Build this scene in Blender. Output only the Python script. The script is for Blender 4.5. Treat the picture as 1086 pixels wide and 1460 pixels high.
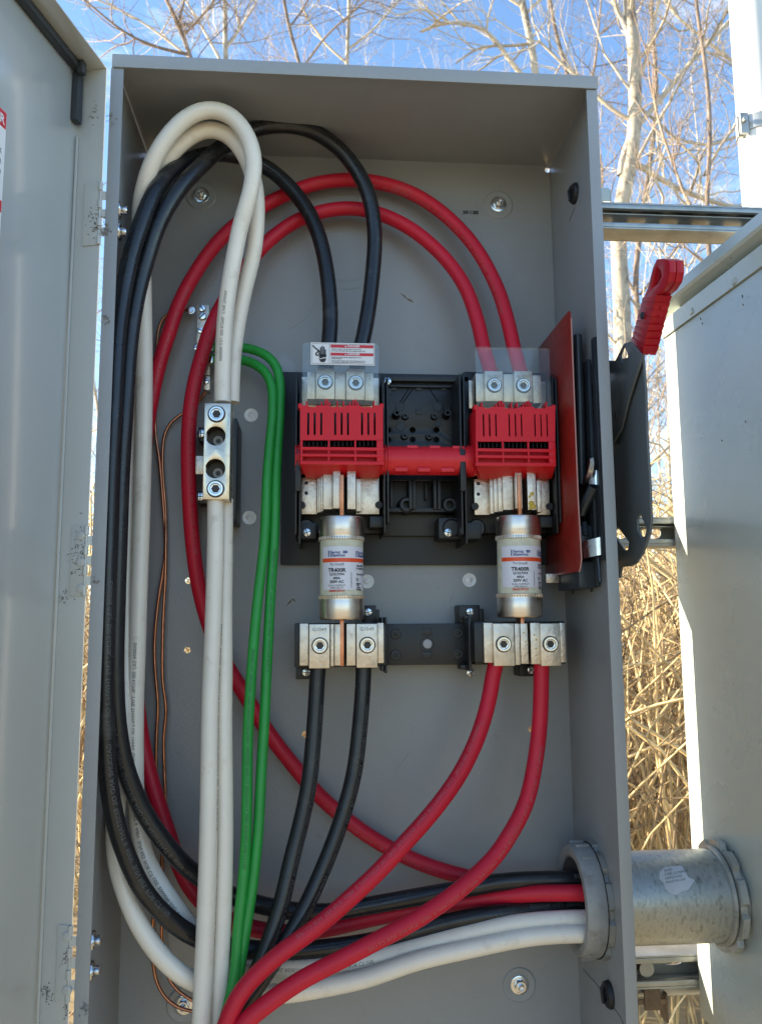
import bpy, bmesh, math, random
from mathutils import Vector, Matrix, Euler
from mathutils import noise as mnoise
R = math.radians
PI = math.pi
random.seed(7)
for o in list(bpy.data.objects):
    bpy.data.objects.remove(o)
S = bpy.context.scene
COL = S.collection

# ------------------------------------------------------------------ camera, sky, sun, exposure
Z0 = 1.95                      # height of the enclosure's top above the ground
F = 1194.3 / 1460.0            # focal length / picture height
CAMP = Vector((0.2376, -0.9296, -0.6658 + Z0))
CAME = Euler((1.70515, 0.00668, -0.07933), 'XYZ')
cd = bpy.data.cameras.new('camera')
cam = bpy.data.objects.new('camera', cd)
COL.objects.link(cam)
cam.location = CAMP
cam.rotation_euler = CAME
cd.sensor_fit = 'VERTICAL'
cd.sensor_height = 24
cd.lens = 24 * F
cd.clip_start = 0.01
cd.clip_end = 600
S.camera = cam
cd.dof.use_dof = True
cd.dof.focus_distance = 1.05
cd.dof.aperture_fstop = 9.0
CM = CAME.to_matrix()

SUN_TO = Vector((-1.0, 0.20, 0.30)).normalized()     # towards the sun: low, from the left and a little behind
world = bpy.data.worlds.new('World')
S.world = world
world.use_nodes = True
wn, wl = world.node_tree.nodes, world.node_tree.links
wn.clear()
sky = wn.new('ShaderNodeTexSky')
sky.sky_type = 'NISHITA'
sky.sun_disc = False
sky.sun_elevation = math.asin(SUN_TO.z)
sky.sun_rotation = math.atan2(SUN_TO.x, SUN_TO.y)
sky.air_density = 1.0
sky.dust_density = 0.4
sky.ozone_density = 3.2
bg = wn.new('ShaderNodeBackground')
bg.inputs['Strength'].default_value = 0.15
wo = wn.new('ShaderNodeOutputWorld')
tc = wn.new('ShaderNodeTexCoord')
mp = wn.new('ShaderNodeMapping')
mp.inputs['Scale'].default_value = (1.6, 1.6, 4.5)
nz = wn.new('ShaderNodeTexNoise')
nz.inputs['Scale'].default_value = 2.2
nz.inputs['Detail'].default_value = 7
nz.inputs['Roughness'].default_value = 0.62
cr = wn.new('ShaderNodeValToRGB')
cr.color_ramp.elements[0].position = 0.555
cr.color_ramp.elements[1].position = 0.95
cr.color_ramp.elements[0].color = (0, 0, 0, 1)
cr.color_ramp.elements[1].color = (.8, .8, .8, 1)
mx = wn.new('ShaderNodeMix')
mx.data_type = 'RGBA'
wl.new(tc.outputs['Generated'], mp.inputs['Vector'])
wl.new(mp.outputs['Vector'], nz.inputs['Vector'])
wl.new(nz.outputs['Fac'], cr.inputs['Fac'])
wl.new(cr.outputs['Color'], mx.inputs['Factor'])
wl.new(sky.outputs['Color'], mx.inputs['A'])
mx.inputs['B'].default_value = (7.6, 7.4, 7.1, 1)     # thin cloud
wl.new(mx.outputs['Result'], bg.inputs['Color'])
wl.new(bg.outputs['Background'], wo.inputs['Surface'])

sd = bpy.data.lights.new('sun', 'SUN')
sd.energy = 5.0
sd.angle = R(0.5)
sd.color = (1.0, 0.88, 0.68)
sun = bpy.data.objects.new('sun', sd)
COL.objects.link(sun)
sun.rotation_euler = SUN_TO.to_track_quat('Z', 'Y').to_euler()
sun.location = (-6, 2, 6)

S.view_settings.view_transform = 'Standard'
S.view_settings.look = 'None'
S.view_settings.gamma = 1
S.view_settings.use_curve_mapping = False
S.view_settings.exposure = 1.62

# ------------------------------------------------------------------ placing: photo pixel + real depth -> point
def ray(px, py):
    return CM @ Vector(((px - 543) / 1194.3, -(py - 730) / 1194.3, -1))
def P(px, py, y):
    d = ray(px, py)
    return CAMP + d * ((y - CAMP.y) / d.y)
def PX(px, py, x):
    d = ray(px, py)
    return CAMP + d * ((x - CAMP.x) / d.x)
def V(x, y, z):
    return Vector((x, y, z + Z0))

# ------------------------------------------------------------------ materials
def mat(name, col, rough=.5, metal=0., var=.0, vscale=8, bump=0., bscale=200, coat=0., col2=None, spec=.5,
        dirt=None, dscale=5, dlo=.55, dhi=.75, island=0., rvar=0., stretch=None, alpha=None, trans=0.):
    m = bpy.data.materials.new(name)
    m.use_nodes = True
    n, l = m.node_tree.nodes, m.node_tree.links
    b = n['Principled BSDF']
    b.inputs['Roughness'].default_value = rough
    b.inputs['Metallic'].default_value = metal
    b.inputs['Specular IOR Level'].default_value = spec
    b.inputs['Coat Weight'].default_value = coat
    b.inputs['Coat Roughness'].default_value = .12
    if trans:
        b.inputs['Transmission Weight'].default_value = trans
    c4 = (*col, 1)
    out = None
    tcn = n.new('ShaderNodeTexCoord')
    mpn = n.new('ShaderNodeMapping')
    if stretch:
        mpn.inputs['Scale'].default_value = stretch
    l.new(tcn.outputs['Object'], mpn.inputs['Vector'])
    vec = mpn.outputs['Vector']
    if var or col2:
        t = n.new('ShaderNodeTexNoise')
        t.inputs['Scale'].default_value = vscale
        t.inputs['Detail'].default_value = 6
        t.inputs['Roughness'].default_value = .6
        l.new(vec, t.inputs['Vector'])
        r = n.new('ShaderNodeValToRGB')
        r.color_ramp.elements[0].position = .3
        r.color_ramp.elements[1].position = .7
        r.color_ramp.elements[0].color = (*[c * (1 - var) for c in col], 1)
        c2 = col2 if col2 else [min(1, c * (1 + var)) for c in col]
        r.color_ramp.elements[1].color = (*c2, 1)
        l.new(t.outputs['Fac'], r.inputs['Fac'])
        out = r.outputs['Color']
    if island:
        g = n.new('ShaderNodeNewGeometry')
        hs = n.new('ShaderNodeMix')
        hs.data_type = 'RGBA'
        hs.blend_type = 'MULTIPLY'
        hs.inputs['Factor'].default_value = 1
        mr = n.new('ShaderNodeMapRange')
        mr.inputs['To Min'].default_value = 1 - island
        mr.inputs['To Max'].default_value = 1 + island
        l.new(g.outputs['Random Per Island'], mr.inputs['Value'])
        cc = n.new('ShaderNodeCombineColor')
        for k in range(3):
            l.new(mr.outputs['Result'], cc.inputs[k])
        if out:
            l.new(out, hs.inputs['A'])
        else:
            hs.inputs['A'].default_value = c4
        l.new(cc.outputs['Color'], hs.inputs['B'])
        out = hs.outputs['Result']
    if dirt:
        t = n.new('ShaderNodeTexNoise')
        t.inputs['Scale'].default_value = dscale
        t.inputs['Detail'].default_value = 9
        t.inputs['Roughness'].default_value = .7
        l.new(vec, t.inputs['Vector'])
        r = n.new('ShaderNodeValToRGB')
        r.color_ramp.elements[0].position = dlo
        r.color_ramp.elements[1].position = dhi
        r.color_ramp.elements[0].color = (0, 0, 0, 1)
        r.color_ramp.elements[1].color = (1, 1, 1, 1)
        l.new(t.outputs['Fac'], r.inputs['Fac'])
        x = n.new('ShaderNodeMix')
        x.data_type = 'RGBA'
        l.new(r.outputs['Color'], x.inputs['Factor'])
        if out:
            l.new(out, x.inputs['A'])
        else:
            x.inputs['A'].default_value = c4
        x.inputs['B'].default_value = (*dirt, 1)
        out = x.outputs['Result']
    if out:
        l.new(out, b.inputs['Base Color'])
    else:
        b.inputs['Base Color'].default_value = c4
    if rvar:
        t = n.new('ShaderNodeTexNoise')
        t.inputs['Scale'].default_value = vscale * 1.7
        t.inputs['Detail'].default_value = 5
        l.new(vec, t.inputs['Vector'])
        mr = n.new('ShaderNodeMapRange')
        mr.inputs['From Min'].default_value = .1
        mr.inputs['From Max'].default_value = .9
        mr.inputs['To Min'].default_value = max(.02, rough - rvar)
        mr.inputs['To Max'].default_value = rough + rvar
        l.new(t.outputs['Fac'], mr.inputs['Value'])
        l.new(mr.outputs['Result'], b.inputs['Roughness'])
    if bump:
        t = n.new('ShaderNodeTexNoise')
        t.inputs['Scale'].default_value = bscale
        t.inputs['Detail'].default_value = 3
        l.new(vec, t.inputs['Vector'])
        bp = n.new('ShaderNodeBump')
        bp.inputs['Strength'].default_value = bump
        bp.inputs['Distance'].default_value = .002
        l.new(t.outputs['Fac'], bp.inputs['Height'])
        l.new(bp.outputs['Normal'], b.inputs['Normal'])
    return m

M = {}
M['paint'] = mat('grey_enamel', (.298, .305, .303), .34, var=.07, vscale=4, bump=.16, bscale=380, rvar=.10,
                 dirt=(.20, .195, .18), dscale=40, dlo=.60, dhi=.95)
M['door_lit_paint'] = mat('door_enamel_lightened', (.46, .463, .43), .20, coat=.8, var=.03, vscale=4, bump=.05, bscale=380, rvar=.04,  # box enamel, its colour lightened to carry the skylight on the door
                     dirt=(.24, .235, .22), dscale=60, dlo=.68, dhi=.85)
M['neigh'] = mat('pale_grey_green_enamel', (.455, .485, .435), .28, var=.05, vscale=3, bump=.10, bscale=160, rvar=.05,
                 dirt=(.36, .37, .33), dscale=14, dlo=.55, dhi=1.0)
M['handlepaint'] = mat('dark_grey_enamel', (.105, .118, .122), .34, var=.06, vscale=8, bump=.06, bscale=400)
M['wht'] = mat('white_insulation', (.83, .765, .65), .30, var=.05, vscale=14, bump=.10, bscale=120, dirt=(.50, .42, .31), dscale=30, dlo=.56, dhi=.84)
M['blk'] = mat('black_insulation', (.014, .015, .017), .30, var=.3, vscale=20, bump=.12, bscale=150, dirt=(.07, .066, .06), dscale=26, dlo=.56, dhi=.85, rvar=.1)
M['red'] = mat('red_insulation', (.56, .012, .034), .46, spec=.35, var=.10, vscale=14, bump=.12, bscale=130, dirt=(.34, .075, .08), dscale=18, dlo=.6, dhi=.85)
M['grn'] = mat('green_insulation', (.020, .30, .045), .42, var=.12, vscale=18, bump=.12, bscale=150, dirt=(.03, .12, .03), dscale=30, dlo=.62, dhi=.85)
M['copper'] = mat('copper', (.62, .26, .14), .36, 1, var=.25, vscale=60, bump=.05, dirt=(.2, .09, .06), dscale=40)
M['alu'] = mat('tin_plated_aluminium', (.66, .575, .475), .40, 1, var=.10, vscale=40, bump=.25, bscale=260, rvar=.10,
               dirt=(.34, .29, .23), dscale=70, dlo=.50, dhi=.85)
M['lugalu'] = mat('warm_tinned_lug', (.68, .58, .45), .30, 1, var=.12, vscale=30, bump=.12, bscale=200, rvar=.10,
                  dirt=(.35, .30, .26), dscale=80, dlo=.56, dhi=.80)
M['steel'] = mat('zinc_steel', (.66, .67, .68), .22, 1, var=.15, vscale=60, rvar=.1)
M['fusecap'] = mat('brushed_fuse_cap', (.80, .70, .60), .32, 1, var=.08, vscale=16, bump=.04, bscale=90, stretch=(1, 1, 7), rvar=.05,
                   dirt=(.46, .38, .32), dscale=16, dlo=.5, dhi=.8)
M['fusebody'] = mat('fibre_fuse_tube', (.66, .64, .49), .55, var=.10, vscale=120, bump=.12, bscale=200)
M['tape'] = mat('clear_tape_film', (.34, .345, .34), .22, var=.05, vscale=30)
M['recess'] = mat('shadowed_recess', (.055, .05, .045), .5, .5)  # dark colour stands in for shade in screw sockets and grooves
M['label'] = mat('white_label', (.74, .73, .78), .35)
M['labelw'] = mat('white_sign', (.80, .78, .76), .35)
M['orange'] = mat('orange_print', (.80, .09, .02), .4)
M['navy'] = mat('navy_print', (.02, .05, .22), .5)
M['ink'] = mat('black_print', (.012, .012, .014), .5)
M['redink'] = mat('red_print', (.62, .02, .03), .4)
M['greyink'] = mat('grey_print', (.12, .115, .11), .5)
M['pale'] = mat('pale_print', (.10, .10, .10), .5)
M['redprint'] = mat('faded_pink_print', (.50, .10, .11), .5)
M['grnprint'] = mat('dark_green_print', (.006, .12, .025), .5)
M['plastic'] = mat('black_moulding', (.010, .011, .012), .42, var=.15, vscale=20, bump=.05, bscale=300, dirt=(.05, .05, .048), dscale=22, dlo=.6, dhi=.85)
M['board'] = mat('slate_insulating_board', (.018, .022, .026), .50, var=.12, vscale=10, bump=.06)
M['chute'] = mat('red_moulding', (.70, .012, .024), .45, spec=.32, var=.05, vscale=25, bump=.05, bscale=300)
M['rotor'] = mat('red_rotor_moulding', (.72, .020, .032), .38, spec=.4, var=.06, vscale=20, bump=.04)
M['sheet'] = mat('red_fibre_sheet', (.28, .020, .012), .36, var=.22, vscale=70, bump=.10, bscale=300, rvar=.08, stretch=(1, 1, 1))
M['sheetedge'] = mat('raw_fibre_edge', (.55, .28, .24), .7)
M['grip'] = mat('red_grip', (.46, .008, .020), .30, spec=.4, var=.04, vscale=30)
M['dark'] = mat('oiled_dark_steel', (.045, .055, .065), .38, .4, var=.2, vscale=30)
M['strut'] = mat('galvanised_strut', (.40, .41, .39), .42, .75, var=.18, vscale=25, bump=.1, dirt=(.25, .22, .17), dscale=14, dlo=.5, dhi=.8)
M['galv'] = mat('galvanised_conduit', (.40, .415, .395), .40, .75, var=.28, vscale=60, bump=.15, bscale=120, stretch=(2.2, 1, 1), rvar=.08,
                dirt=(.11, .115, .10), dscale=60, dlo=.50, dhi=.72)
M['diecast'] = mat('zinc_diecast', (.42, .42, .39), .40, .6, var=.15, vscale=40, bump=.15, dirt=(.2, .2, .18), dscale=50)
M['bushing'] = mat('grey_plastic_bushing', (.30, .30, .285), .5, var=.1, vscale=40, bump=.15, dirt=(.16, .14, .12), dscale=45, dlo=.5, dhi=.75)
M['rubber'] = mat('black_rubber', (.012, .013, .015), .55)
M['gasket'] = mat('gasket_foam', (.028, .033, .038), .5, var=.15, vscale=40, bump=.08)
M['pvc'] = mat('white_pvc', (.68, .68, .64), .3, var=.02, vscale=5)
M['sticker'] = mat('grey_sticker', (.52, .54, .58), .4, var=.06, vscale=80)
M['dirtm'] = mat('dry_debris', (.07, .055, .045), .9, island=.5)
M['web'] = mat('dusty_web', (.26, .24, .22), .9, island=.4)
M['grease'] = mat('yellow_grease', (.62, .42, .04), .4)
M['bark'] = mat('pale_bark', (.46, .41, .32), .8, var=.25, vscale=5, bump=.5, bscale=30, dirt=(.16, .125, .095), dscale=7, dlo=.50, dhi=.64, stretch=(1, 1, .6))
M['bark2'] = mat('grey_brown_bark', (.25, .19, .15), .85, var=.3, vscale=6, bump=.4, bscale=40)
M['twig'] = mat('twig', (.32, .235, .17), .85, var=.2, vscale=6, island=.4)
M['twigpale'] = mat('pale_twig', (.50, .43, .33), .85, var=.2, vscale=6, island=.3)
M['brush'] = mat('dry_cane', (.70, .51, .25), .72, var=.22, vscale=22, island=.5)
M['brush2'] = mat('dark_dead_stems', (.38, .26, .14), .85, var=.25, vscale=22, island=.5)
M['weed'] = mat('yellow_green_leaf', (.34, .36, .05), .6, island=.4)
M['ground'] = mat('leaf_litter', (.32, .25, .145), .95, col2=(.50, .39, .22), var=.3, vscale=3, bump=.6, bscale=25)

def clear_plastic():
    m = bpy.data.materials.new('clear_shield')
    m.use_nodes = True
    n, l = m.node_tree.nodes, m.node_tree.links
    n.clear()
    t = n.new('ShaderNodeBsdfTransparent')
    t.inputs['Color'].default_value = (.93, .94, .93, 1)
    g = n.new('ShaderNodeBsdfGlossy')
    g.inputs['Roughness'].default_value = .12
    d = n.new('ShaderNodeBsdfDiffuse')
    d.inputs['Color'].default_value = (.55, .53, .50, 1)
    a = n.new('ShaderNodeMixShader')
    a.inputs['Fac'].default_value = .05
    b = n.new('ShaderNodeMixShader')
    b.inputs['Fac'].default_value = .02
    o = n.new('ShaderNodeOutputMaterial')
    l.new(t.outputs[0], a.inputs[1])
    l.new(g.outputs[0], a.inputs[2])
    l.new(a.outputs[0], b.inputs[1])
    l.new(d.outputs[0], b.inputs[2])
    l.new(b.outputs[0], o.inputs['Surface'])
    return m
M['clear'] = clear_plastic()

# ------------------------------------------------------------------ object helpers
ORG = {}
def thing(name, label, cat, loc, group=None):
    o = bpy.data.objects.new(name, None)
    o.empty_display_size = .05
    COL.objects.link(o)
    o.location = loc
    o['label'] = label
    o['category'] = cat
    if group:
        o['group'] = group
    ORG[o.name] = Vector(loc)
    return o
def tag(o, label, cat, group=None):
    o['label'] = label
    o['category'] = cat
    if group:
        o['group'] = group
    return o
def mesh_of(bm, name, m, smooth=None):
    me = bpy.data.meshes.new(name)
    bm.normal_update()
    bm.to_mesh(me)
    bm.free()
    for k in (m if isinstance(m, (list, tuple)) else [m]):
        me.materials.append(k)
    if smooth is not None:
        me.polygons.foreach_set('use_smooth', [True] * len(me.polygons))
        try:
            me.set_sharp_from_angle(angle=R(smooth))
        except Exception:
            pass
    return me
def obj(name, bm, m, parent=None, smooth=35, label=None, kind=None, origin=None):
    """bm in world coordinates -> one mesh object; its vertices are stored relative to its thing's base"""
    org = ORG[parent.name] if parent else (Vector(origin) if origin is not None else None)
    if org is None:
        bm.verts.ensure_lookup_table()
        org = sum((v.co for v in bm.verts), Vector()) / max(1, len(bm.verts))
    bmesh.ops.translate(bm, vec=-org, verts=bm.verts)
    me = mesh_of(bm, name, m, smooth)
    o = bpy.data.objects.new(name, me)
    COL.objects.link(o)
    if parent:
        o.parent = parent
    else:
        o.location = org
    ORG[o.name] = org
    if label:
        o['label'] = label
    if kind:
        o['kind'] = kind
    return o
def inst(name, me, loc, parent, rot=(0, 0, 0), scale=1, label=None):
    o = bpy.data.objects.new(name, me)
    COL.objects.link(o)
    o.parent = parent
    o.location = Vector(loc) - ORG[parent.name]
    o.rotation_euler = rot
    o.scale = (scale,) * 3
    ORG[o.name] = Vector(loc)
    if label:
        o['label'] = label
    return o
BM = bmesh.new
def add_box(bm, a, b, bev=0., mi=0):
    a, b = Vector(a), Vector(b)
    lo = Vector([min(a[i], b[i]) for i in range(3)])
    hi = Vector([max(a[i], b[i]) for i in range(3)])
    t = bmesh.new()
    bmesh.ops.create_cube(t, size=1)
    for v in t.verts:
        v.co = Vector([lo[i] + (v.co[i] + .5) * (hi[i] - lo[i]) for i in range(3)])
    if bev:
        bev = min(bev, .45 * min(hi - lo))
        bmesh.ops.bevel(t, geom=t.edges[:], offset=bev, segments=2, affect='EDGES', profile=.6)
    for f in t.faces:
        f.material_index = mi
    me = bpy.data.meshes.new('t')
    t.to_mesh(me)
    t.free()
    bm.from_mesh(me)
    bpy.data.meshes.remove(me)
    return bm
def bpx(bm, x0, y0, x1, y1, yf, yb, bev=.0006):
    """a box whose front face (at depth yf) covers these photo pixels, reaching back to depth yb"""
    cx, cy = (x0 + x1) / 2, (y0 + y1) / 2
    a = Vector((P(x0, cy, yf).x, yf, P(cx, y0, yf).z))
    b = Vector((P(x1, cy, yf).x, yb, P(cx, y1, yf).z))
    return add_box(bm, a, b, bev)
def frame_of(d):
    d = Vector(d).normalized()
    up = Vector((0, 0, 1)) if abs(d.z) < .95 else Vector((0, 1, 0))
    u = d.cross(up).normalized()
    w = d.cross(u).normalized()
    return d, u, w
def add_lathe(bm, c, axis, prof, seg=24, cap0=True, cap1=True, shape=None):
    """prof: (radius, height along axis[, sides]); sides=6 turns that ring into a hexagon"""
    d, u, w = frame_of(axis)
    c = Vector(c)
    rings = []
    for p in prof:
        r, h = p[0], p[1]
        s = p[2] if len(p) > 2 else 0
        ring = []
        for k in range(seg):
            a = 2 * PI * k / seg
            rr = r
            if s:
                q = 2 * PI / s
                rr = r * math.cos(q / 2) / math.cos((a % q) - q / 2)
            ring.append(bm.verts.new(c + d * h + (u * math.cos(a) + w * math.sin(a)) * rr))
        rings.append(ring)
    for i in range(len(rings) - 1):
        for k in range(seg):
            bm.faces.new((rings[i][k], rings[i][(k + 1) % seg], rings[i + 1][(k + 1) % seg], rings[i + 1][k]))
    if cap0:
        bm.faces.new(rings[0][::-1])
    if cap1:
        bm.faces.new(rings[-1])
    return bm
def add_tube(bm, pts, rad, seg=8, cap=True, flat=None):
    pts = [Vector(p) for p in pts]
    n = len(pts)
    rads = rad if isinstance(rad, (list, tuple)) else [rad] * n
    prev = None
    rings = []
    for i, p in enumerate(pts):
        t = (pts[min(i + 1, n - 1)] - pts[max(i - 1, 0)])
        if t.length < 1e-9:
            t = Vector((0, 0, 1))
        t.normalize()
        if prev is None:
            u = frame_of(t)[1]
        else:
            u = prev - t * prev.dot(t)
            u = u.normalized() if u.length > 1e-6 else frame_of(t)[1]
        prev = u
        w = t.cross(u)
        rings.append([bm.verts.new(p + (u * math.cos(2 * PI * k / seg) + w * math.sin(2 * PI * k / seg)) * rads[i]) for k in range(seg)])
    for i in range(n - 1):
        for k in range(seg):
            bm.faces.new((rings[i][k], rings[i][(k + 1) % seg], rings[i + 1][(k + 1) % seg], rings[i + 1][k]))
    if cap:
        bm.faces.new(rings[0][::-1])
        bm.faces.new(rings[-1])
    return bm
def spline(pts, step=.006):
    """centripetal Catmull-Rom through 3D points, resampled"""
    pts = [Vector(p) for p in pts]
    pts = [pts[0] * 2 - pts[1]] + pts + [pts[-1] * 2 - pts[-2]]
    out = []
    for i in range(1, len(pts) - 2):
        p0, p1, p2, p3 = pts[i - 1:i + 3]
        t0 = 0
        t1 = t0 + max(1e-6, (p1 - p0).length) ** .5
        t2 = t1 + max(1e-6, (p2 - p1).length) ** .5
        t3 = t2 + max(1e-6, (p3 - p2).length) ** .5
        n = max(2, int((p2 - p1).length / step))
        for k in range(n):
            t = t1 + (t2 - t1) * k / n
            A1 = p0 * ((t1 - t) / (t1 - t0)) + p1 * ((t - t0) / (t1 - t0))
            A2 = p1 * ((t2 - t) / (t2 - t1)) + p2 * ((t - t1) / (t2 - t1))
            A3 = p2 * ((t3 - t) / (t3 - t2)) + p3 * ((t - t2) / (t3 - t2))
            B1 = A1 * ((t2 - t) / (t2 - t0)) + A2 * ((t - t0) / (t2 - t0))
            B2 = A2 * ((t3 - t) / (t3 - t1)) + A3 * ((t - t1) / (t3 - t1))
            out.append(B1 * ((t2 - t) / (t2 - t1)) + B2 * ((t - t1) / (t2 - t1)))
    out.append(pts[-2])
    for _ in range(3):      # relax small wobbles
        out = [out[0]] + [(out[i - 1] + out[i] * 2 + out[i + 1]) / 4 for i in range(1, len(out) - 1)] + [out[-1]]
    return out
def plate(bm, outline, holes, t, fn, bev=0.0):
    """flat sheet with real holes; outline/holes in 2D, fn maps (a, b, c) with c in -t/2..t/2 to the world"""
    cu = bpy.data.curves.new('plate', 'CURVE')
    cu.dimensions = '2D'
    cu.fill_mode = 'BOTH'
    cu.extrude = max(1e-5, t / 2 - bev)
    cu.bevel_depth = bev
    cu.bevel_resolution = 1
    cu.offset = -bev
    for loop in [outline] + list(holes):
        s = cu.splines.new('POLY')
        s.points.add(len(loop) - 1)
        for q, (a, b) in zip(s.points, loop):
            q.co = (a, b, 0, 1)
        s.use_cyclic_u = True
    o = bpy.data.objects.new('plate', cu)
    me = bpy.data.meshes.new_from_object(o)
    t2 = bmesh.new()
    t2.from_mesh(me)
    for v in t2.verts:
        v.co = fn(v.co.x, v.co.y, v.co.z)
    bmesh.ops.remove_doubles(t2, verts=t2.verts, dist=1e-6)
    bmesh.ops.recalc_face_normals(t2, faces=t2.faces)
    me2 = bpy.data.meshes.new('t')
    t2.to_mesh(me2)
    t2.free()
    bm.from_mesh(me2)
    bpy.data.meshes.remove(me2)
    bpy.data.meshes.remove(me)
    bpy.data.objects.remove(o)
    bpy.data.curves.remove(cu)
    return bm
def inside(p, loop):
    c = False
    n = len(loop)
    for i in range(n):
        (x0, y0), (x1, y1) = loop[i], loop[(i + 1) % n]
        if (y0 > p[1]) != (y1 > p[1]) and p[0] < (x1 - x0) * (p[1] - y0) / (y1 - y0) + x0:
            c = not c
    return c
def plate_cdt(bm, outline, holes, t, fn):
    from mathutils.geometry import delaunay_2d_cdt
    vs, es = [], []
    for loop in [outline] + list(holes):
        b = len(vs)
        vs += [Vector(p) for p in loop]
        es += [(b + i, b + (i + 1) % len(loop)) for i in range(len(loop))]
    v2, e2, f2, *_ = delaunay_2d_cdt(vs, es, [], 0, 1e-7)
    keep = []
    for f in f2:
        c = sum((v2[i] for i in f), Vector((0, 0))) / len(f)
        if inside(c, outline) and not any(inside(c, h) for h in holes):
            keep.append(tuple(f))
    A = [bm.verts.new(fn(v.x, v.y, -t / 2)) for v in v2]
    B = [bm.verts.new(fn(v.x, v.y, t / 2)) for v in v2]
    cnt = {}
    for f in keep:
        bm.faces.new([A[i] for i in f])
        bm.faces.new([B[i] for i in reversed(f)])
        for i in range(len(f)):
            e = (f[i], f[(i + 1) % len(f)])
            cnt[tuple(sorted(e))] = cnt.get(tuple(sorted(e)), 0) + 1
    for (i, j), c in cnt.items():
        if c == 1:
            bm.faces.new((A[i], B[i], B[j], A[j]))
    for v in A + B:
        if not v.link_faces:
            bm.verts.remove(v)
    bmesh.ops.recalc_face_normals(bm, faces=bm.faces)
    return bm
def circ(x, z, r, n=16, rx=None):
    return [(x + r * math.cos(2 * PI * k / n), z + (rx or r) * math.sin(2 * PI * k / n)) for k in range(n)]
def slot(x0, z0, x1, z1, n=5):
    """stadium-shaped hole filling the rectangle"""
    w, h = abs(x1 - x0), abs(z1 - z0)
    cx, cz = (x0 + x1) / 2, (z0 + z1) / 2
    r = min(w, h) / 2
    pts = []
    if h >= w:
        for k in range(n + 1):
            a = PI * k / n
            pts.append((cx + r * math.cos(a), cz + h / 2 - r + r * math.sin(a)))
        for k in range(n + 1):
            a = PI + PI * k / n
            pts.append((cx + r * math.cos(a), cz - h / 2 + r + r * math.sin(a)))
    else:
        for k in range(n + 1):
            a = -PI / 2 + PI * k / n
            pts.append((cx + w / 2 - r + r * math.cos(a), cz + r * math.sin(a)))
        for k in range(n + 1):
            a = PI / 2 + PI * k / n
            pts.append((cx - w / 2 + r + r * math.cos(a), cz + r * math.sin(a)))
    return pts
def text_verts(s, size, align='LEFT', bold=0.):
    cu = bpy.data.curves.new('t', 'FONT')
    cu.body = s
    cu.size = size
    cu.align_x = align
    cu.resolution_u = 2
    cu.offset = bold
    o = bpy.data.objects.new('t', cu)
    me = bpy.data.meshes.new_from_object(o)
    bpy.data.objects.remove(o)
    bpy.data.curves.remove(cu)
    return me
def add_text(bm, s, size, fn, align='LEFT', bold=0., mi=0, xscale=1.):
    me = text_verts(s, size, align, bold)
    t = bmesh.new()
    t.from_mesh(me)
    for v in t.verts:
        v.co = fn(v.co.x * xscale, v.co.y)
    for f in t.faces:
        f.material_index = mi
    me2 = bpy.data.meshes.new('t')
    t.to_mesh(me2)
    t.free()
    bm.from_mesh(me2)
    bpy.data.meshes.remove(me2)
    bpy.data.meshes.remove(me)
    return bm

# ------------------------------------------------------------------ ground and far setting
W, D = .58, .197
bm = BM()
N = 60
ext = 120.
gv = {}
for i in range(N + 1):
    for j in range(N + 1):
        x = ((i / N) * 2 - 1)
        y = ((j / N) * 2 - 1)
        x = math.copysign(abs(x) ** 2.2, x) * ext
        y = math.copysign(abs(y) ** 2.2, y) * ext
        z = mnoise.noise(Vector((x * .35, y * .35, 0))) * .06
        if y > 1.5:
            z += min(1.6, (y - 1.5) * .22)
        gv[i, j] = bm.verts.new((x, y, z - .05))
for i in range(N):
    for j in range(N):
        bm.faces.new((gv[i, j], gv[i + 1, j], gv[i + 1, j + 1], gv[i, j + 1]))
o = obj('ground', bm, M['ground'], smooth=60, kind='structure', origin=(0, 0, 0))

class Tubes:
    """many thin tapered stems gathered into one mesh"""
    def __init__(s):
        s.v, s.f = [], []
    def add(s, pts, r0, r1, seg=3):
        n = len(pts)
        base = len(s.v)
        for i, p in enumerate(pts):
            t = pts[min(i + 1, n - 1)] - pts[max(i - 1, 0)]
            d, u, w = frame_of(t) if t.length > 1e-7 else frame_of((0, 0, 1))
            r = r0 + (r1 - r0) * i / (n - 1)
            for k in range(seg):
                a = 2 * PI * k / seg
                s.v.append(p + (u * math.cos(a) + w * math.sin(a)) * r)
        for i in range(n - 1):
            for k in range(seg):
                a, b = base + i * seg + k, base + i * seg + (k + 1) % seg
                s.f.append((a, b, b + seg, a + seg))
    def build(s, name, m, parent=None, kind=None, origin=(0, 0, 0)):
        org = ORG[parent.name] if parent else Vector(origin)
        me = bpy.data.meshes.new(name)
        me.from_pydata([p - org for p in s.v], [], s.f)
        me.materials.append(m)
        me.polygons.foreach_set('use_smooth', [True] * len(me.polygons))
        o = bpy.data.objects.new(name, me)
        COL.objects.link(o)
        if parent:
            o.parent = parent
        else:
            o.location = org
        ORG[o.name] = org
        if kind:
            o['kind'] = kind
        return o
rt = random.Random(11)
def rv(s=1.):
    return Vector((rt.gauss(0, s), rt.gauss(0, s), rt.gauss(0, s)))
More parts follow.
